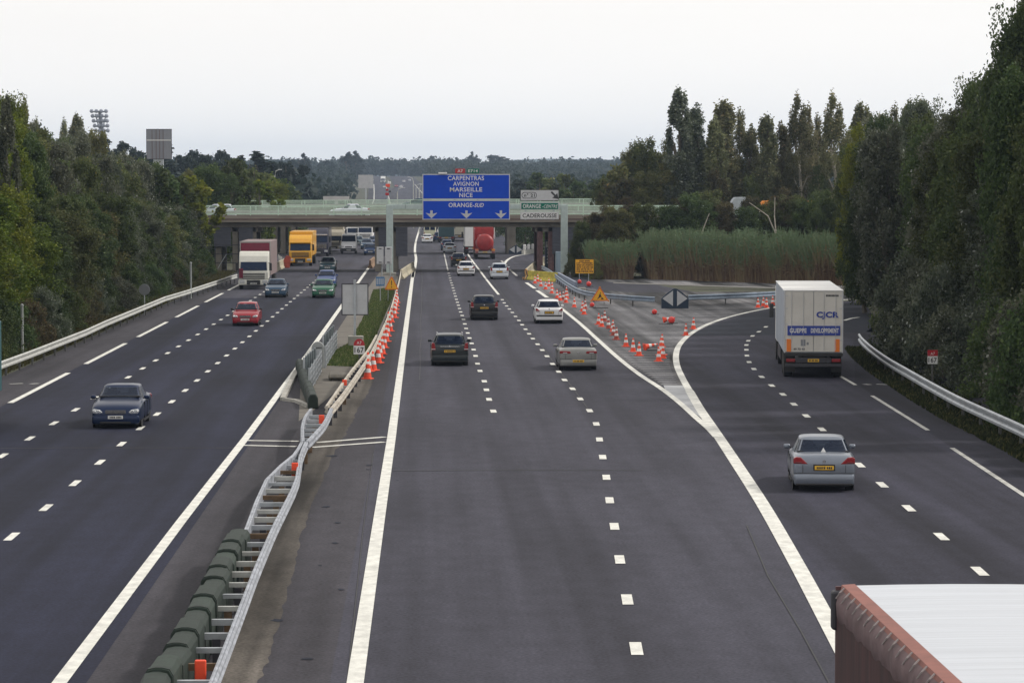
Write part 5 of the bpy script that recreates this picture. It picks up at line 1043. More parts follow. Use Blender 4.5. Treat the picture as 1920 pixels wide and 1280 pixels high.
for a, c in ((1474.5, 1483), (1565, 1574)): b = MB(); b.box(tx(a), tx(c), -.016, -.008, tz(659), tz(635)); b.build('marker_board', mat('marker_orange', (.80, .20, .02), .5), T)
b = MB(); b.box(tx(1501), tx(1510), -.008, -.001, tz(648), tz(636)); b.box(tx(1512), tx(1516), -.008, -.001, tz(646), tz(641)); b.build('vent_panel', mat('vent_grey', (.22, .23, .25), .6), T)
text('49 70 90', tx(1498), tz(654), .5, .1, darkpl, T, y=-.006, bold=.02)
# other trucks going away
trailer('tall white truck partly hidden left of the red tanker', 889, 477, 2.4, 3.9, 1.0, white, L=10, fittings=False)
trailer('dark green truck beyond the bridge in the middle of the right carriageway', 837, 455, 2.5, 3.75, .9, mat('truck_dark_green', (.015, .05, .06), .6), L=10, fittings=False, tractor=tnavy)
trailer('cream box truck beyond the bridge left of the tanker', 861.5, 452, 2.4, 3.8, 1.0, mat('truck_cream_box', (.50, .49, .40), .6, noise=.08), L=10, fittings=False)
# red tanker
p = at(909.5, 486); r = empty('tanker_truck', p, 0, 'red tanker lorry with round tank end in the right lane under the bridge', 'truck')
b = MB(); b.lathe([(.2, .0), (.75, .06), (.98, .2), (1.03, .4), (1.03, 8.5), (.9, 8.7)], 32, (.0, .1, 1.95), 'Y'); tank = b.build('tank', tred, r, smooth=True)
b = MB(); b.lathe([(1.045, .42), (1.045, .52)], 32, (0, .1, 1.95), 'Y'); b.build('tank_ring', mat('ring_grey', (.35, .3, .3), .5), tank)
b = MB(); b.rbox(-1.22, 1.2, 9.2, 11.4, .9, 3.75, .08); cab = b.build('cab', tred, r)
b = MB(); b.rbox(-1.2, -1.08, 2, 9, 2.2, 3.6, .02); b.rbox(-1.15, 1.15, 2.2, 2.3, 2.9, 3.65, .03); b.build('frame', tred, r)
b = MB(); b.box(1.1, 1.2, 2, 2.4, 2.4, 3.7); b.build('pipe_post', white, r)
b = MB(); b.box(-1.2, 1.2, -.05, .1, .72, .95); b.build('rear_beam', mat('beam_dirty', (.3, .28, .27), .7), r); b = MB(); b.box(-1.15, 1.15, 0, 9, .55, .71); b.build('chassis', darkpl, r)
for sx in (-1, 1):
    b = MB(); b.rbox(min(sx * .78, sx * 1.18), max(sx * .78, sx * 1.18), -.1, -.04, .98, 1.22, .02); b.build('hazard_plate', ambl if sx > 0 else mat('salmon_plate', (.6, .2, .12), .5), r)
    b = MB(); b.rbox(min(sx * .8, sx * 1.15), max(sx * .8, sx * 1.15), -.1, -.05, .76, .9, .02); b.build('tail_light', redl, r)
    for y in (.7, 1.95, 3.2, 8.3, 10.8): wheel(r, sx * 1.02, y, .5, .34, galv, sx)
plate(r, -.07, .78, platey, dy=-1)
# foreground red trailer with white roof
zr = 4.0; ptop = at(1590, 1093.5, zr); xl = at(1556, 1100, 3.9).x; Yf = ptop.y; xr = xl + 2.55
r = empty('semi_trailer', ((xl + xr) / 2, Yf, 0), 0, 'red tarpaulin trailer with white roof filling the bottom right corner', 'trailer'); ox = (xl + xr) / 2; h2 = 1.275
redtarp = mat('tarp_dull_red', (.045, .014, .015), .7, noise=.5, nscale=2.2, stretch=(1, 1.6, .25), bump=.5); roofm = mat('roof_white_weathered', (.50, .53, .58), .5, noise=.10, nscale=2.2, stretch=(.12, 5, 1), bump=.5)
lipm = mat('lip_salmon', (.22, .080, .062), .65, noise=.2, nscale=3); gry = mat('tarp_edge_grey', (.13, .085, .09), .8, noise=.35, nscale=4)
L2_ = 13.6
b = MB(); b.box(-h2, h2, -L2_, -.02, 1.1, 3.72); b.build('side_tarp', redtarp, r)
b = MB(); vs = []; n = 60
for i in range(n + 1):
    y = -L2_ + .02 + (L2_ - .02) * i / n
    for j, (x, z) in enumerate(((-h2 + .22, 0), (-.6, .008), (0, .012), (.6, .008), (h2 - .22, 0))): vs.append((x, y, 3.98 + z + (.006 if i % 2 else 0)))
b.add(vs, [(i * 5 + j, i * 5 + j + 1, (i + 1) * 5 + j + 1, (i + 1) * 5 + j) for i in range(n) for j in range(4)]); b.build('roof_sheet', roofm, r, smooth=False)
for sx in (-1, 1):
    b = MB(); sweep(b, [(0, -L2_, 0), (0, .02, 0)], [(sx * (h2 - .23), 3.97), (sx * (h2 - .21), 3.995), (sx * (h2 - .07), 3.985), (sx * (h2 - .045), 3.93), (sx * (h2 - .06), 3.7), (sx * (h2 - .25), 3.7)]); b.build('roof_lip', lipm, r)
    b = MB(); pts = [(0, -L2_ + k * .25, 0) for k in range(int(L2_ / .25) + 1)]
    rr = random.Random(3); vs = []; fs = []
    prof = [(sx * (h2 - .05), 3.945), (sx * (h2 - .005), 3.90), (sx * (h2 + .022), 3.80), (sx * (h2 + .012), 3.66), (sx * (h2 - .02), 3.60)]
    m_ = 110
    for i in range(m_ + 1):
        y = -L2_ + L2_ * i / m_
        for q, (x, z) in enumerate(prof): vs.append((x + sx * (.012 * math.sin(i * 1.25) if 0 < q < 4 else 0), y, z + rr.uniform(-.004, .004) + (.03 * math.sin(i * .63) if q == 4 else 0)))
    b.add(vs, [(i * 5 + j, i * 5 + j + 1, (i + 1) * 5 + j + 1, (i + 1) * 5 + j) for i in range(m_) for j in range(4)]); b.build('tarp_hem', gry, r, smooth=True)
    for k in range(30 if sx < 0 else 8):
        y = -.25 - k * .41; b = MB(); b.tube([(sx * (h2 - .06), y, 3.985), (sx * (h2 - .01), y - .02, 3.94), (sx * (h2 + .025), y + .03, 3.87)], .010, 5); b.build('lashing', mat('lashing_grey', (.34, .30, .30), .6), r)
    for y in (-L2_ + 1.4, -L2_ + 2.7, -L2_ + 4.0, -3): wheel(r, sx * 1.05, y, .5, .36, galv, sx)
b = MB(); b.rbox(-h2 - .05, -h2 + .12, -.10, .06, 3.5, 3.93, .03); b.build('corner_casting', darkmet, r)
b = MB(); b.box(-h2, h2, -.018, .03, 1.1, 3.97); b.build('bulkhead', mat('bulkhead_dark', (.10, .05, .055), .7), r)
b = MB(); b.box(-.5, .5, -L2_ + .3, -.3, .7, 1.08); b.build('chassis', darkpl, r)
# teal truck cut by the left edge
ye = at(4, 789).y; xe = at(5, 789).x
truck_front('dark teal lorry cut off by the left picture edge', 0, 0, 2.5, 3.3, mat('truck_teal', (.02, .085, .10), .5), 3.6, MATS['truck_teal'], L=9, pos=Vector((xe - 1.27, ye - 8.4, 0)))
# ------------------------------------------------------------------ vegetation
def quads_mesh(name, V, tone, m, tri=False):     # V: (n,4,3)
    n = V.shape[0]; me = bpy.data.meshes.new(name); me.vertices.add(n * 4); me.vertices.foreach_set('co', V.reshape(-1).astype(np.float32))
    me.loops.add(n * 4); me.loops.foreach_set('vertex_index', np.arange(n * 4, dtype=np.int32)); me.polygons.add(n)
    me.polygons.foreach_set('loop_start', np.arange(0, n * 4, 4, dtype=np.int32)); me.polygons.foreach_set('loop_total', np.full(n, 4, dtype=np.int32))
    a = me.attributes.new('tone', 'FLOAT', 'POINT'); a.data.foreach_set('value', np.repeat(tone, 4).astype(np.float32)); me.update(calc_edges=True); me.materials.append(m); return me
def leaves(rng, cen, size, up=.35):              # diamond leaf cards at cen (n,3)
    n = len(cen); nr = rng.normal(size=(n, 3)); nr[:, 2] += up; nr /= np.linalg.norm(nr, axis=1)[:, None]
    a = np.cross(nr, rng.normal(size=(n, 3))); a /= np.linalg.norm(a, axis=1)[:, None]; c = np.cross(nr, a)
    s = size * rng.uniform(.6, 1.3, (n, 1)); a = a * s; c = c * s * rng.uniform(.55, .8, (n, 1))
    return np.stack([cen - a, cen - c + nr * s * .12, cen + a, cen + c + nr * s * .12], 1)
def crown(name, seed, kind, H, Rr, nc, nl, leaf):
    rng = np.random.default_rng(seed); cs = []; rs = []
    if kind == 'poplar':
        for _ in range(nc):
            t = rng.uniform(0, 1) ** .9; prof = min(1, .5 + t * 1.6) * (1 - t ** 3.2) ** .7 + .04; a = rng.uniform(0, 6.283); rad = Rr * prof * math.sqrt(rng.uniform(.05, 1)) * .85
            cs.append((rad * math.cos(a), rad * math.sin(a), H * (.1 + .88 * t))); rs.append((Rr * .26 * (1 - .45 * t), Rr * .26 * (1 - .45 * t), H * .055))
    elif kind == 'bush':
        for _ in range(nc):
            t = rng.uniform(0, 1); prof = math.sqrt(max(0, 1 - t ** 2.5)); a = rng.uniform(0, 6.283); rad = Rr * prof * rng.uniform(.2, 1) ** .5
            cs.append((rad * math.cos(a), rad * math.sin(a), H * (.04 + .9 * t))); rr = rng.uniform(.14, .26) * Rr; rs.append((rr, rr, rr * 1.1))
    else:
        tops = [(rng.uniform(-.45, .45) * Rr, rng.uniform(-.45, .45) * Rr, rng.uniform(.80, .98)) for _ in range(5)] + [(rng.uniform(-.2, .2) * Rr, rng.uniform(-.2, .2) * Rr, 1)]
        for _ in range(nc):
            tx_, ty_, th = tops[rng.integers(len(tops))]; t = rng.uniform(0, 1) ** .85
            prof = min(1, .72 + t * .7) * (1 - t ** 3.0) ** .6 * (1 - .22 * t); a = rng.uniform(0, 6.283); rad = Rr * prof * rng.uniform(.15, 1) ** .5 * (.72)
            cs.append((tx_ * t + rad * math.cos(a), ty_ * t + rad * math.sin(a), H * th * (.06 + .92 * t))); rr = rng.uniform(.09, .20) * Rr * (1 - .2 * t); rs.append((rr, rr, rr * rng.uniform(.9, 1.7)))
    cs = np.array(cs); rs = np.array(rs); k = rng.integers(0, nc, nl)
    d = rng.normal(size=(nl, 3)); d /= np.linalg.norm(d, axis=1)[:, None]; rad = rng.uniform(.1, 1, (nl, 1)) ** .5 * rng.choice([1, 1, 1, 1.45], (nl, 1))
    cen = cs[k] + d * rs[k] * rad; cen[:, 2] = np.maximum(cen[:, 2], .05)
    ct = rng.uniform(.0, .85, nc); tone = np.clip(ct[k] * .62 + rng.uniform(0, .3, nl), 0, .9); tone[rng.uniform(0, 1, nl) < .035] = 1.0
    return quads_mesh('crown', leaves(rng, cen, leaf), tone, LM['dark']), cs
bark = mat('bark', (.10, .085, .065), .95, noise=.3, nscale=2, bump=.6); birch = mat('pale_bark', (.36, .33, .28), .9, noise=.35, nscale=2)
LM = {'dark': leafmat('leaves_dark', (.024, .039, .012), (.092, .125, .033), (.06, .088, .03), (.13, .16, .06)),
      'silver': leafmat('leaves_silver', (.029, .040, .021), (.115, .132, .078), (.13, .145, .105), (.36, .38, .34)),
      'bright': leafmat('leaves_bright', (.045, .075, .006), (.17, .21, .018), (.11, .15, .018), (.24, .24, .03)),
      'olive': leafmat('leaves_olive', (.052, .068, .020), (.16, .18, .055), (.12, .13, .05), (.26, .21, .07)),
      'poplar': leafmat('leaves_poplar', (.06, .072, .030), (.21, .21, .10), (.19, .19, .10), (.45, .36, .20)),
      'brown': leafmat('leaves_brown', (.036, .038, .016), (.115, .108, .045), (.09, .08, .04), (.25, .17, .07)),
      'far': leafmat('leaves_far', (.014, .025, .020), (.026, .043, .034), (.022, .036, .030))}
VAR = {}
def variant(key, seed, kind, H, Rr, nc, nl, leaf, tm=bark):
    me, cs = crown(key, seed, kind, H, Rr, nc, nl, leaf); rr = random.Random(seed); b = MB(); r0 = H * .016 + .03
    pts = [(0, 0, 0)]; 
    for i in range(1, 6): pts.append((rr.uniform(-.03, .03) * H * .6, rr.uniform(-.03, .03) * H * .6, H * .9 * i / 5))
    b.tube(pts, [r0, r0 * .85, r0 * .68, r0 * .5, r0 * .32, r0 * .12], 7)
    for i in range(14 if kind != 'bush' else 6):
        c = cs[rr.randrange(len(cs))]; z = max(.15 * H, c[2] * (.55 if kind != 'poplar' else .8)); j = min(4, int(z / (H * .9) * 5)); a = Vector(pts[j]).lerp(Vector(pts[j + 1]), z / (H * .9) * 5 - j) if j < 5 else Vector(pts[5])
        m_ = a.lerp(Vector(c), .5) + Vector((0, 0, .04 * H)); b.tube([a, m_, c], [r0 * .3, r0 * .2, r0 * .08], 5)
    VAR[key] = (me, b, H, Rr, tm)
TR = {}
def tree(key, x, y, z, h, rx, palette, label, group, name='tree', cat='tree'):
    me, b, H, Rr, tm = VAR[key]; rr = random.Random(int(x * 131 + y * 17 + 9999))
    r = empty(name, (x, y, z), rr.uniform(0, 6.28), label, cat, group)
    r.scale = (rx / Rr, rx / Rr, h / H)
    if key not in TR: t = b.build('trunk', tm, r); TR[key] = t.data
    else: t = bpy.data.objects.new('trunk', TR[key]); C.objects.link(t); t.parent = r
    c = bpy.data.objects.new('crown', me); C.objects.link(c); c.parent = r
    c.material_slots[0].link = 'OBJECT'; c.material_slots[0].material = LM[palette]
    return r
variant('a', 1, 'broad', 12, 3.6, 200, 34000, .09); variant('b', 2, 'broad', 12, 3.4, 160, 30000, .095); variant('c', 3, 'broad', 12, 3.8, 220, 36000, .088)
variant('p1', 4, 'poplar', 18, 1.7, 100, 13500, .135); variant('p2', 5, 'poplar', 18, 1.9, 90, 12500, .135); variant('p3', 9, 'poplar', 18, 2.1, 80, 10500, .125, birch)
variant('s1', 6, 'bush', 4, 2.2, 60, 12000, .075); variant('s2', 7, 'bush', 4, 2.4, 50, 11000, .08)
variant('f1', 8, 'broad', 12, 4.2, 60, 5000, .24); variant('f2', 10, 'broad', 12, 3.8, 45, 4200, .26); variant('fp', 11, 'poplar', 18, 2.0, 40, 3000, .25)
def interp(tab, x):
    if x <= tab[0][0]: return tab[0][1]
    for a, c in zip(tab, tab[1:]):
        if x <= c[0]: return a[1] + (c[1] - a[1]) * (x - a[0]) / (c[0] - a[0])
    return tab[-1][1]
SILR = [(1560, 290), (1590, 262), (1620, 235), (1650, 222), (1690, 192), (1720, 180), (1745, 145), (1765, 118), (1800, 98), (1835, 130), (1870, 135), (1895, 60), (1915, -10), (1950, -60), (2300, -200)]
SILL = [(-200, 180), (0, 205), (40, 225), (62, 262), (120, 268), (200, 268), (280, 285), (330, 320), (380, 300), (430, 282), (470, 300), (500, 315), (545, 350)]
rnd = random.Random(42)
def ztop(px, py, Y): return CH + (355 - py) * Y / F
def railx(y): return xat([Vector((p.x, p.y, 0)) for p in rr_], y)
# right wall: shrubs then three rows of trees
i = 0; y = 84
while y < 158:
    X0 = (railx(y) or 19.3) + 2.0 + rnd.uniform(0, .8) + (1.2 if 106 < y < 126 else 0); h = rnd.uniform(3.0, 4.8)
    tree(rnd.choice(['s1', 's2']), X0, y, 0, h, rnd.uniform(1.5, 2.1), rnd.choice(['silver', 'silver', 'dark']), f'leafy shrub behind the right guardrail, {ORD[i]}{"" if i == 0 else " from the near end"} of its row', 'shrubs behind the right guardrail', 'shrub', 'shrub'); i += 1; y += 3.1
i = 0
for row, (off, stp, var) in enumerate(((4.6, 4.2, .84), (7.4, 4.8, 1.0), (11, 5.5, 1.12))):
    y = 88 + row; k = 0
    while y < 200:
        X0 = (railx(min(y, 154)) or 22.6) + off + max(0, y - 154) * .155 + rnd.uniform(-.6, .6); px = px_of(X0, y, 5)[0]; h = ztop(px, interp(SILR, px), y) * var * rnd.uniform(.90, 1.06)
        if px < 2150: tree(rnd.choice('abc'), X0 + .5, y, 0, h, rnd.uniform(2.7, 3.5), rnd.choice(['dark', 'silver', 'silver', 'dark', 'dark', 'bright' if row == 2 else 'dark']), f'dark tree, {ORD[k]}{"" if k == 0 else " from the near end"} of the {["front", "middle", "back"][row]} row beside the slip road', 'trees right of the slip road'); k += 1
        y += stp * rnd.uniform(.85, 1.15)
# trees at the corner where the slip road disappears
k = 0
for px, Y, pal in ((1600, 200, 'dark'), (1630, 208, 'silver'), (1592, 215, 'bright'), (1660, 218, 'dark'), (1612, 228, 'dark'), (1585, 240, 'dark'), (1645, 236, 'dark'), (1690, 232, 'dark'), (1625, 250, 'silver'), (1600, 262, 'dark'), (1665, 244, 'dark'), (1700, 215, 'silver'), (1640, 196, 'silver'), (1720, 205, 'dark')):
    X0 = atY(px, 400, Y).x; h = ztop(px, interp(SILR, px), Y) * rnd.uniform(.95, 1.1)
    tree(rnd.choice('abc'), X0 + .8, Y, 0, h, rnd.uniform(2.6, 3.3), pal, f'dense tree at the bend behind the white truck, {ORD[k]}{"" if k == 0 else " from the camera"}', 'trees at the bend of the slip road'); k += 1
# left wall
for row, (off, stp, var) in enumerate(((2.6, 5.0, .72), (6.0, 6.0, 1.0), (11, 7, 1.1))):
    y = 112 + 3 * row; k = 0
    while y < 292:
        X0 = -20.2 - off + rnd.uniform(-.6, .6); px = px_of(X0, y, 5)[0]; h = ztop(px, interp(SILL, px), y) * var * rnd.uniform(.90, 1.05)
        if row == 0: h = min(h, rnd.uniform(6.5, 9.5))
        if px > -120: tree(rnd.choice('abc'), X0 - .4, y, 0, h, rnd.uniform(2.8, 3.7), 'bright' if px < 44 or (px > 330 and rnd.random() < .35) else rnd.choice(['dark', 'silver', 'silver', 'olive', 'dark']), f'leafy tree, {ORD[k]}{"" if k == 0 else " from the near end"} of the {["front", "middle", "back"][row]} row behind the left guardrail', 'trees behind the left guardrail'); k += 1
        y += stp * rnd.uniform(.85, 1.15)
i = 0; y = 120
while y < 290: tree(rnd.choice(['s1', 's2']), -20.9 - rnd.uniform(0, .6), y, 0, rnd.uniform(1.8, 3.2), rnd.uniform(1.2, 1.7), rnd.choice(['dark', 'brown', 'silver', 'dark']), f'low shrub just behind the left guardrail, {ORD[i]}{"" if i == 0 else " from the near end"}', 'shrubs behind the left guardrail', 'shrub', 'shrub'); i += 1; y += 5.6
# left trees around and beyond the bridges
k = 0
for px, py, Y in ((300, 318, 284), (325, 315, 286), (280, 300, 282), (345, 322, 288), (405, 300, 330), (430, 283, 345), (455, 290, 350), (478, 302, 420), (500, 315, 440), (415, 300, 430), (525, 330, 470), (540, 350, 500), (508, 335, 405), (380, 300, 340), (350, 312, 350), (450, 310, 460), (485, 330, 372), (395, 330, 372)):
    tree(rnd.choice(['f1', 'f2', 'b']), atY(px, 400, Y).x, Y, 0, ztop(px, py, Y), rnd.uniform(3.4, 4.6), rnd.choice(['bright', 'dark', 'dark', 'olive']), f'rounded green tree behind the left end of the bridges, {ORD[k]} of that clump', 'trees at the left end of the bridges'); k += 1
k = 0
for px, py, Y, rx, ky in ((147, 217, 420, 2.2, 'p1'), (120, 230, 430, 1.9, 'p3'), (47, 193, 360, 1.9, 'p2'), (70, 229, 370, 1.5, 'p3'), (30, 215, 340, 2.0, 'p1'), (12, 185, 175, 1.0, 'p1')):
    tree(ky, atY(px, 400, Y).x, Y, 0, ztop(px, py, Y), rx, 'poplar' if k < 4 else 'silver', ['warm-tinted column tree left of the stadium floodlight', 'thin pink-tinted column tree farther left of the floodlight', 'tall grey-green column tree at the upper left', 'thin small column tree near the upper left group', 'dark column tree behind the bright green tree at the left edge', 'sparse silver-leaved top at the left picture edge'][k], 'column trees on the left skyline', 'poplar_tree'); k += 1
# far left skyline
k = 0
for px in range(60, 560, 17):
    Y = rnd.uniform(560, 720); py = interp([(60, 268), (170, 262), (270, 275), (330, 280), (350, 272), (375, 284), (392, 270), (430, 288), (470, 290), (520, 292), (560, 296)], px) + rnd.uniform(-4, 8)
    tree(rnd.choice(['f1', 'f2', 'f1', 'fp']), atY(px, 400, Y).x, Y, 0, ztop(px, py, Y), rnd.uniform(4, 7), 'far', f'distant dark tree on the left skyline, {ORD[k]} counted from the left'.replace('nearest counted', 'first counted'), 'distant trees on the left skyline'); k += 1
# poplars beyond the reeds
k = 0
for px, py, Y, rx, ky in ((1274, 168, 322, 1.6, 'p1'), (1306, 202, 324, 1.9, 'p2'), (1292, 230, 330, 1.8, 'p1'), (1356, 190, 326, 1.9, 'p1'), (1340, 225, 322, 1.5, 'p2'), (1386, 212, 330, 1.6, 'p3'), (1408, 240, 326, 1.4, 'p2'), (1437, 217, 322, 1.4, 'p1'), (1464, 234, 330, 1.5, 'p2'), (1496, 184, 325, 1.6, 'p3'), (1513, 204, 330, 1.4, 'p3'), (1531, 222, 335, 1.4, 'p3'), (1562, 182, 320, 1.7, 'p3'), (1592, 245, 325, 1.4, 'p2'), (1614, 194, 328, 1.5, 'p1'), (1627, 210, 332, 1.3, 'p2'), (1650, 216, 326, 1.4, 'p1'), (1676, 204, 330, 1.4, 'p3'), (1702, 196, 326, 1.4, 'p2'), (1728, 190, 330, 1.4, 'p1')):
    tree(ky, atY(px, 400, Y).x, Y, 0, ztop(px, py, Y), rx * (1.35 if px < 1350 else 1.3), 'poplar' if px > 1310 else 'silver', f'tall narrow poplar beyond the reeds, {ORD[k]} counted from the left'.replace('nearest counted', 'first counted'), 'row of poplars beyond the reeds', 'poplar_tree'); k += 1
# bushes and lower trees right of the bridge
k = 0
for px, py, Y, rx, pal in ((1108, 396, 292, 2.0, 'brown'), (1088, 408, 286, 1.4, 'dark'), (1130, 384, 288, 2.2, 'brown'), (1155, 382, 282, 2.2, 'olive'), (1180, 370, 286, 2.6, 'brown'), (1210, 374, 284, 2.6, 'dark'), (1245, 378, 282, 2.4, 'dark'), (1275, 370, 284, 2.4, 'brown'), (1305, 355, 282, 2.6, 'dark'), (1338, 350, 285, 2.6, 'olive'), (1364, 372, 283, 2.0, 'brown'), (1392, 380, 282, 2.0, 'dark'), (1414, 360, 284, 1.9, 'brown'), (1440, 372, 283, 2.0, 'dark'), (1466, 352, 285, 2.4, 'brown'), (1494, 358, 284, 2.2, 'olive'), (1514, 366, 283, 2.0, 'dark'), (1530, 376, 281, 1.6, 'dark'), (1548, 350, 284, 2.4, 'dark'), (1578, 350, 282, 2.4, 'dark')):
    tree(rnd.choice(['a', 'b', 'c']), atY(px, 450, Y).x, Y, 0, ztop(px, py, Y), rx * 1.25, pal, f'{"brownish" if pal == "brown" else "dark"} leafy tree between the reeds and the bridge ramp, {ORD[k]} counted from the left'.replace('nearest counted', 'first counted'), 'trees between the reeds and the ramp'); k += 1
k = 0
for px, py, Y, rx, pal in ((1152, 292, 330, 3.4, 'olive'), (1182, 266, 335, 3.8, 'olive'), (1215, 250, 334, 4.0, 'olive'), (1245, 262, 338, 3.4, 'olive'), (1165, 320, 322, 3.4, 'brown'), (1205, 312, 322, 3.4, 'olive'), (1255, 300, 322, 3.2, 'olive'), (1320, 300, 340, 2.4, 'dark'), (1370, 285, 342, 2.6, 'dark'), (1420, 275, 344, 2.6, 'brown'), (1450, 262, 342, 2.4, 'olive'), (1480, 270, 344, 2.4, 'dark'), (1540, 255, 342, 2.6, 'olive'), (1580, 262, 345, 2.6, 'dark'), (1345, 310, 320, 2, 'brown'), (1410, 320, 320, 2, 'dark'), (1475, 300, 320, 2.2, 'brown'), (1535, 310, 320, 2.2, 'dark'), (1600, 300, 320, 2.4, 'dark'), (1130, 330, 345, 2.4, 'dark')):
    tree(rnd.choice(['a', 'b', 'c', 'f1']), atY(px, 450, Y).x, Y, 0, ztop(px, py, Y), rx, pal, f'bushy tree behind the bridge ramp, {ORD[k]} in the belt among the poplars', 'tree belt behind the ramp'); k += 1
k = 0
for px, py, Y, rx, pal in ((985, 330, 640, 5, 'far'), (1010, 318, 560, 5, 'dark'), (1035, 316, 520, 4.5, 'olive'), (1060, 322, 500, 4.5, 'dark'), (1090, 330, 480, 4, 'dark'), (1115, 325, 460, 4, 'dark'), (1075, 345, 440, 3.6, 'dark'), (1045, 345, 450, 3.6, 'dark'), (1020, 348, 470, 3.6, 'olive'), (965, 345, 560, 4.5, 'far'), (1105, 352, 430, 3, 'dark'), (1140, 345, 420, 3, 'dark')):
    tree(rnd.choice(['f1', 'f2']), atY(px, 450, Y).x, Y, 0, ztop(px, py, Y), rx, pal, f'roundish tree seen over the second bridge right of the exit signs, {ORD[k]} of that group', 'trees over the second bridge'); k += 1
# bushes beyond the bridge beside the roads, seen under the decks
k = 0
for px, py, Y in ((425, 440, 350), (450, 445, 372), (490, 430, 420), (505, 440, 400), (525, 440, 430), (985, 438, 400), (1005, 440, 410), (1025, 436, 420), (1045, 440, 380), (975, 440, 470), (1000, 436, 500), (940, 436, 560), (955, 440, 520), (545, 430, 480), (1065, 440, 370)):
    tree(rnd.choice(['s1', 's2', 'f2']), atY(px, 440, Y).x, Y, 0, rnd.uniform(3.6, 5), rnd.uniform(2, 2.8), 'dark', f'dark bush seen under the bridges, {ORD[k]} counted from the left of that view'.replace('nearest counted', 'first counted'), 'bushes under the bridges', 'bush', 'bush'); k += 1
# weeds near gantry foot
k = 0
for px, py in ((1066, 514), (1072, 520), (1062, 508), (1110, 520), (1118, 524), (1125, 522)):
    p = at(px, py); tree('s2', p.x, p.y, 0, rnd.uniform(1.6, 2.6), rnd.uniform(.7, 1.1), 'olive', f'straggly weed bush around the amber notice, {ORD[k]} counted from the left'.replace('nearest counted', 'first counted'), 'weeds around the amber notice', 'bush', 'bush'); k += 1
# leaning pale branches beyond the reeds
for (a, c, d_, lb) in (((1455, 440), (1440, 405), (1405, 380), 'bare pale forked trunk leaning left beyond the reeds'), ((1455, 440), (1452, 405), (1453, 370), 'bare pale upright trunk beyond the reeds'), ((1313, 445), (1322, 420), (1330, 400), 'thin pale leaning trunk at the left part of the reeds')):
    Y = 279; pts = [atY(q[0], q[1], Y) for q in (a, c, d_)]; p0 = Vector((pts[0].x, Y, 0)); b = MB(); b.tube([(0, 0, 0)] + [q - p0 for q in pts], [.10, .08, .05, .03], 7); o = b.build('bare_tree', birch); o.location = p0; tag(o, lb, 'tree')
# ------------------------------------------------------------------ reeds
def reeds(label, poly, n, hmin, hmax, seed):
    rng = np.random.default_rng(seed); out = []; tones = []
    P0, P1, depth = poly; ns = n
    u = rng.uniform(0, 1, n); dd = rng.uniform(0, 1, n) ** 1.3 * depth; base = P0[None, :] + (P1 - P0)[None, :] * u[:, None]; base[:, 1] += dd; h = rng.uniform(hmin, hmax, n) * (1 + .08 * np.sin(u * 37) + .09 * np.sin(u * 91) + .08 * np.sin(u * 217)) 
    clk = (.5 + .5 * np.sin(u * 53 + 2 * np.sin(u * 17))) * rng.uniform(.4, 1, n); lean = rng.normal(0, .07, (n, 2)); lean[:, 0] += .05 * np.sin(u * 29); wd = rng.uniform(.02, .06, n)
    for z0, z1, tn, wf in ((0, .5, .12, 1), (.5, .8, .42, 1), (.8, 1, .75, .7)):
        a = base.copy(); c = base.copy(); a[:, :2] += lean * (h * z0)[:, None] * (1 + z0); c[:, :2] += lean * (h * z1)[:, None] * (1 + z1); a[:, 2] = h * z0; c[:, 2] = h * z1; w_ = np.zeros((n, 3)); w_[:, 0] = wd * wf
        out.append(np.stack([a - w_, a + w_, c + w_ * .7, c - w_ * .7], 1)); tones.append(np.clip(tn + rng.normal(0, .10, n) + (clk - .35) * .22, 0, 1))
    m = n * 5; k = rng.integers(0, n, m); f = rng.uniform(.15, 1.0, m) ** .75; p = base[k].copy(); p[:, :2] += lean[k] * (h[k] * f)[:, None] * (1 + f)[:, None]; p[:, 2] = h[k] * f
    az = rng.uniform(0, 6.283, m); l = rng.uniform(.25, .6, m); dv = np.stack([np.cos(az) * l, np.sin(az) * l, rng.uniform(-.15, .5, m) * l], 1); s_ = np.stack([-np.sin(az), np.cos(az), np.zeros(m)], 1) * .025
    out.append(np.stack([p - s_, p + dv * .5 + [0, 0, .03], p + dv, p + dv * .5 - [0, 0, .03]], 1)); tones.append(np.clip(f * .95 - .10 + (clk[k] - .35) * .25 + rng.normal(0, .09, m), 0, 1))
    me = quads_mesh('reeds', np.concatenate(out), np.concatenate(tones), reedm); o = bpy.data.objects.new('reeds', me); C.objects.link(o); tag(o, label, 'reeds', kind='stuff')
reedm = bpy.data.materials.new('reed_leaves'); reedm.use_nodes = True; t = reedm.node_tree; an = N(t, 'ShaderNodeAttribute', attribute_name='tone'); rp = N(t, 'ShaderNodeValToRGB'); e = rp.color_ramp.elements
e[0].position = .0; e[0].color = (.10, .055, .03, 1); e[1].position = .95; e[1].color = (.14, .175, .085, 1); q = e.new(.25); q.color = (.21, .15, .075, 1); q = e.new(.42); q.color = (.15, .14, .065, 1); q = e.new(.58); q.color = (.10, .17, .08, 1)
t.links.new(an.outputs['Fac'], rp.inputs[0]); t.links.new(rp.outputs[0], t.nodes['Principled BSDF'].inputs[0]); t.nodes['Principled BSDF'].inputs['Roughness'].default_value = .7
def g2(px, py): p = at(px, py); return np.array([p.x, p.y, 0.0])
reeds('tall reed bed, green tops over brown stems, along the far side of the exit road', (g2(1218, 524), g2(1590, 536), 11), 9500, 2.7, 4.2, 1)
reeds('separate smaller reed clump right of the amber notice', (g2(1112, 523), g2(1188, 524), 8), 2200, 2.4, 3.2, 2)
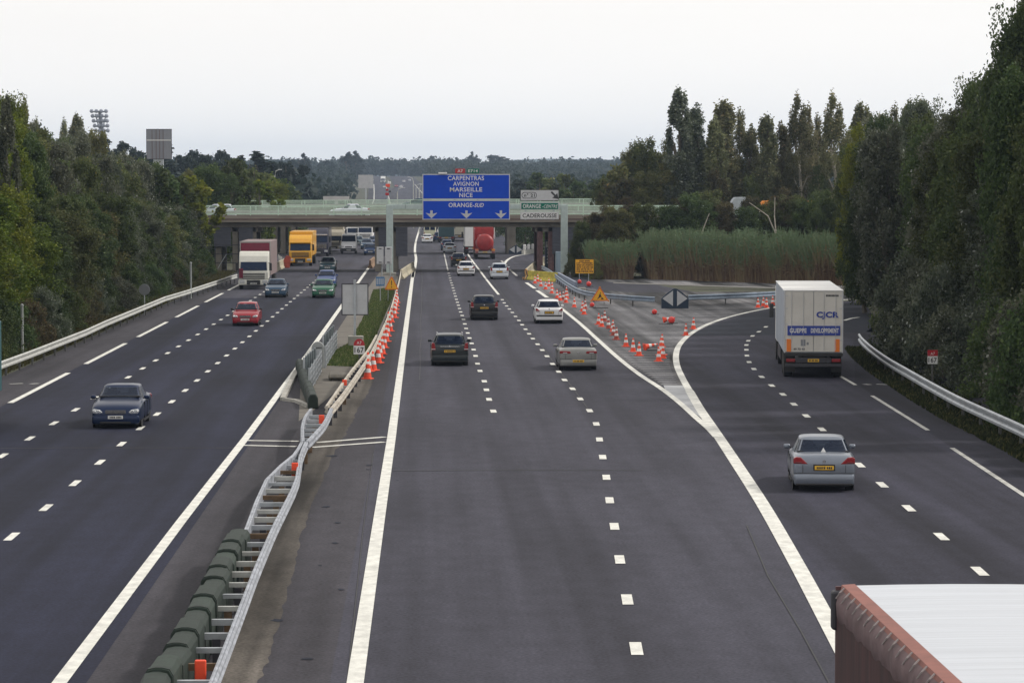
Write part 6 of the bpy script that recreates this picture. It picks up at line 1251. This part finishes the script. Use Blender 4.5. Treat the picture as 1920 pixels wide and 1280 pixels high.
# ------------------------------------------------------------------ grass
def grass(label, poly, n, h, seed, m, name='grass', blade=.012):
    rng = np.random.default_rng(seed); xs_ = [p[0] for p in poly]; ys_ = [p[1] for p in poly]; pts = []
    rr = random.Random(seed)
    while len(pts) < n:
        x, y = rr.uniform(min(xs_), max(xs_)), rr.uniform(min(ys_), max(ys_)); c = False
        for i in range(len(poly)):
            a, b_ = poly[i], poly[i - 1]
            if (a[1] > y) != (b_[1] > y) and x < (b_[0] - a[0]) * (y - a[1]) / (b_[1] - a[1]) + a[0]: c = not c
        if c: pts.append((x, y, 0))
    p = np.array(pts); hh = rng.uniform(.4, 1, n) * h; d = rng.normal(0, .35, (n, 2)) * hh[:, None]; w_ = np.zeros((n, 3)); w_[:, 0] = blade * rng.uniform(.7, 1.5, n)
    t_ = p.copy(); t_[:, :2] += d; t_[:, 2] = hh; mid = p.copy(); mid[:, :2] += d * .35; mid[:, 2] = hh * .6
    me = quads_mesh(name, np.stack([p - w_, p + w_, t_, mid - w_], 1), rng.uniform(0, 1, n), m); o = bpy.data.objects.new(name, me); C.objects.link(o); tag(o, label, 'grass', kind='stuff')
gm_ = leafmat('grass_green', (.04, .06, .018), (.11, .15, .04), (.09, .12, .035), (.20, .18, .09))
grass('green grass patch in the median around the kilometre plate', [p[:2] for p in grassbed], 26000, .16, 3, gm_, blade=.02)
vl = [(p.x + .2, p.y) for p in rl] + [(p.x - 1.8, p.y) for p in reversed(rl)]; grass('rough verge grass under the left guardrail', [(-18.8, 100), (-18.8, 300), (-21, 300), (-21, 100)], 14000, .3, 4, leafmat('grass_dry', (.04, .035, .015), (.09, .085, .03), (.08, .07, .03)), blade=.03)
rv = [(p.x - .75, p.y) for p in rr_] + [(p.x + 1.5, p.y) for p in reversed(rr_)]; grass('dark verge grass under the right guardrail', rv, 12000, .20, 5, leafmat('grass_dark', (.010, .014, .004), (.035, .042, .012), (.03, .035, .012), (.09, .08, .03)), blade=.03)
# ------------------------------------------------------------------ far woods and hills
def wood(label, fn, n, seed, hs, sz, pal='far', ncard=64):
    rng = np.random.default_rng(seed); V = []; T = []
    for _ in range(n):
        x, y = fn(rng); h = rng.uniform(*hs); r_ = h * rng.uniform(.3, .5); g = gz(x, y); m = ncard
        d = rng.normal(size=(m, 3)); d /= np.linalg.norm(d, axis=1)[:, None]; cen = np.array([x, y, g + h * .55]) + d * np.array([r_, r_, h * .46]) * rng.uniform(.55, 1.05, (m, 1)); V.append(leaves(rng, cen, sz)); T.append(np.clip(rng.uniform(0, .5) + rng.uniform(0, .5, m), 0, 1))
    me = quads_mesh('woodland', np.concatenate(V), np.concatenate(T), LM[pal]); o = bpy.data.objects.new('woodland', me); C.objects.link(o); tag(o, label, 'woodland', kind='stuff')
def roadL(y): return -19 + xo(y) - 2.5
def fnL(rng): y = 520 + 1750 * rng.uniform() ** .8; return roadL(y) - rng.uniform(0, 1) * (60 + y * .10), y
def fnR(rng): y = 560 + 1700 * rng.uniform() ** .8; return 13 + xo(y) + 8 + rng.uniform(0, 1) * (60 + y * .09), y
def fnT(rng): y = rng.uniform(2150, 2700); return rng.uniform(-400, 420), y
wood('far wooded slope left of the distant road', fnL, 1100, 11, (7, 12), .9); wood('far wooded slope right of the distant road', fnR, 1100, 12, (7, 12), .9); wood('wooded crest closing the view beyond the distant road', fnT, 1500, 13, (9, 15), 1.5)
k = 0
for px, py, Y, ky, rx in ((655, 287, 1700, 'fp', 6), (667, 285, 1720, 'fp', 6), (650, 290, 1680, 'fp', 5), (570, 290, 1400, 'fp', 5), (560, 295, 1380, 'f1', 9), (610, 300, 1600, 'f2', 9), (885, 286, 2050, 'fp', 4.5), (893, 292, 2060, 'fp', 4.5), (935, 288, 2100, 'f1', 17), (812, 301, 2100, 'fp', 5), (790, 303, 2050, 'f2', 9), (1055, 297, 2200, 'fp', 3)):
    x = atY(px, 400, Y).x; g = gz(x, Y); tree(ky, x, Y, g, ztop(px, py, Y) - g, rx, 'far', ['tall dark cypress of the distant group over the far road, left of the pair', 'tall dark cypress of the distant group over the far road, right of the pair', 'shorter cypress at the left foot of the distant pair', 'dark cypress on the skyline above the left end of the railings', 'round dark tree next to that skyline cypress', 'round dark tree left of the far road', 'thin cypress spire above the A7 plate', 'lower cypress touching the spire above the green plate', 'big round tree crown on the skyline right of the overhead signs', 'small pointed tree on the skyline above the blue sign', 'round tree on the skyline left of the blue sign', 'thin spire on the skyline above the exit number sign'][k], 'single trees on the far skyline'); k += 1
def hills(seed, Y, x0, x1, tab, col, dep):
    xs_ = np.linspace(x0, x1, 160); rr = random.Random(seed); b = MB(); vs = []
    ph = [rr.uniform(0, 6) for _ in range(6)]
    for j in range(6):
        t = j / 5; prof = math.sin(math.pi * t)
        for x in xs_:
            px = 795 + x / Y * F; top = CH + (355 - interp(tab, px)) * Y / F; n_ = sum(math.sin(x / Y * w_ * 60 + p_) * .5 / w_ for w_, p_ in zip((1, 2.1, 4.3, 8.7, 15, 31), ph)) * Y * .0007
            vs.append((x, Y + (t - .5) * dep, (top + n_) * prof - 40 * (1 - prof)))
    n_ = len(xs_); b.add(vs, [(j * n_ + i, j * n_ + i + 1, (j + 1) * n_ + i + 1, (j + 1) * n_ + i) for j in range(5) for i in range(n_ - 1)])
    tag(b.build('hills', mat('hill_wood_%d' % seed, col, .95, noise=.3, nscale=.004), smooth=True), kind='structure')
hills(1, 6500, -6000, 6000, [(-3000, 330), (300, 320), (560, 315), (600, 300), (650, 295), (700, 294), (740, 303), (780, 312), (900, 308), (960, 297), (1000, 293), (1060, 294), (1120, 291), (1160, 296), (1300, 310), (5000, 330)], (.03, .045, .035), 1500)
# ------------------------------------------------------------------ haze
b = MB(); b.box(-9000, 9000, -120, 9000, -60, 140)
hz = b.build('haze', bpy.data.materials.new('haze_air')); tag(hz, kind='stuff'); m = hz.data.materials[0]; m.use_nodes = True; t = m.node_tree; t.nodes.remove(t.nodes['Principled BSDF'])
v = N(t, 'ShaderNodeVolumePrincipled'); v.inputs['Color'].default_value = (.60, .76, 1, 1); v.inputs['Density'].default_value = 1.1e-4; v.inputs['Anisotropy'].default_value = 0.35
t.links.new(v.outputs[0], t.nodes['Material Output'].inputs['Volume']); hz['label'] = 'pale bluish haze filling the air'; hz['category'] = 'haze'
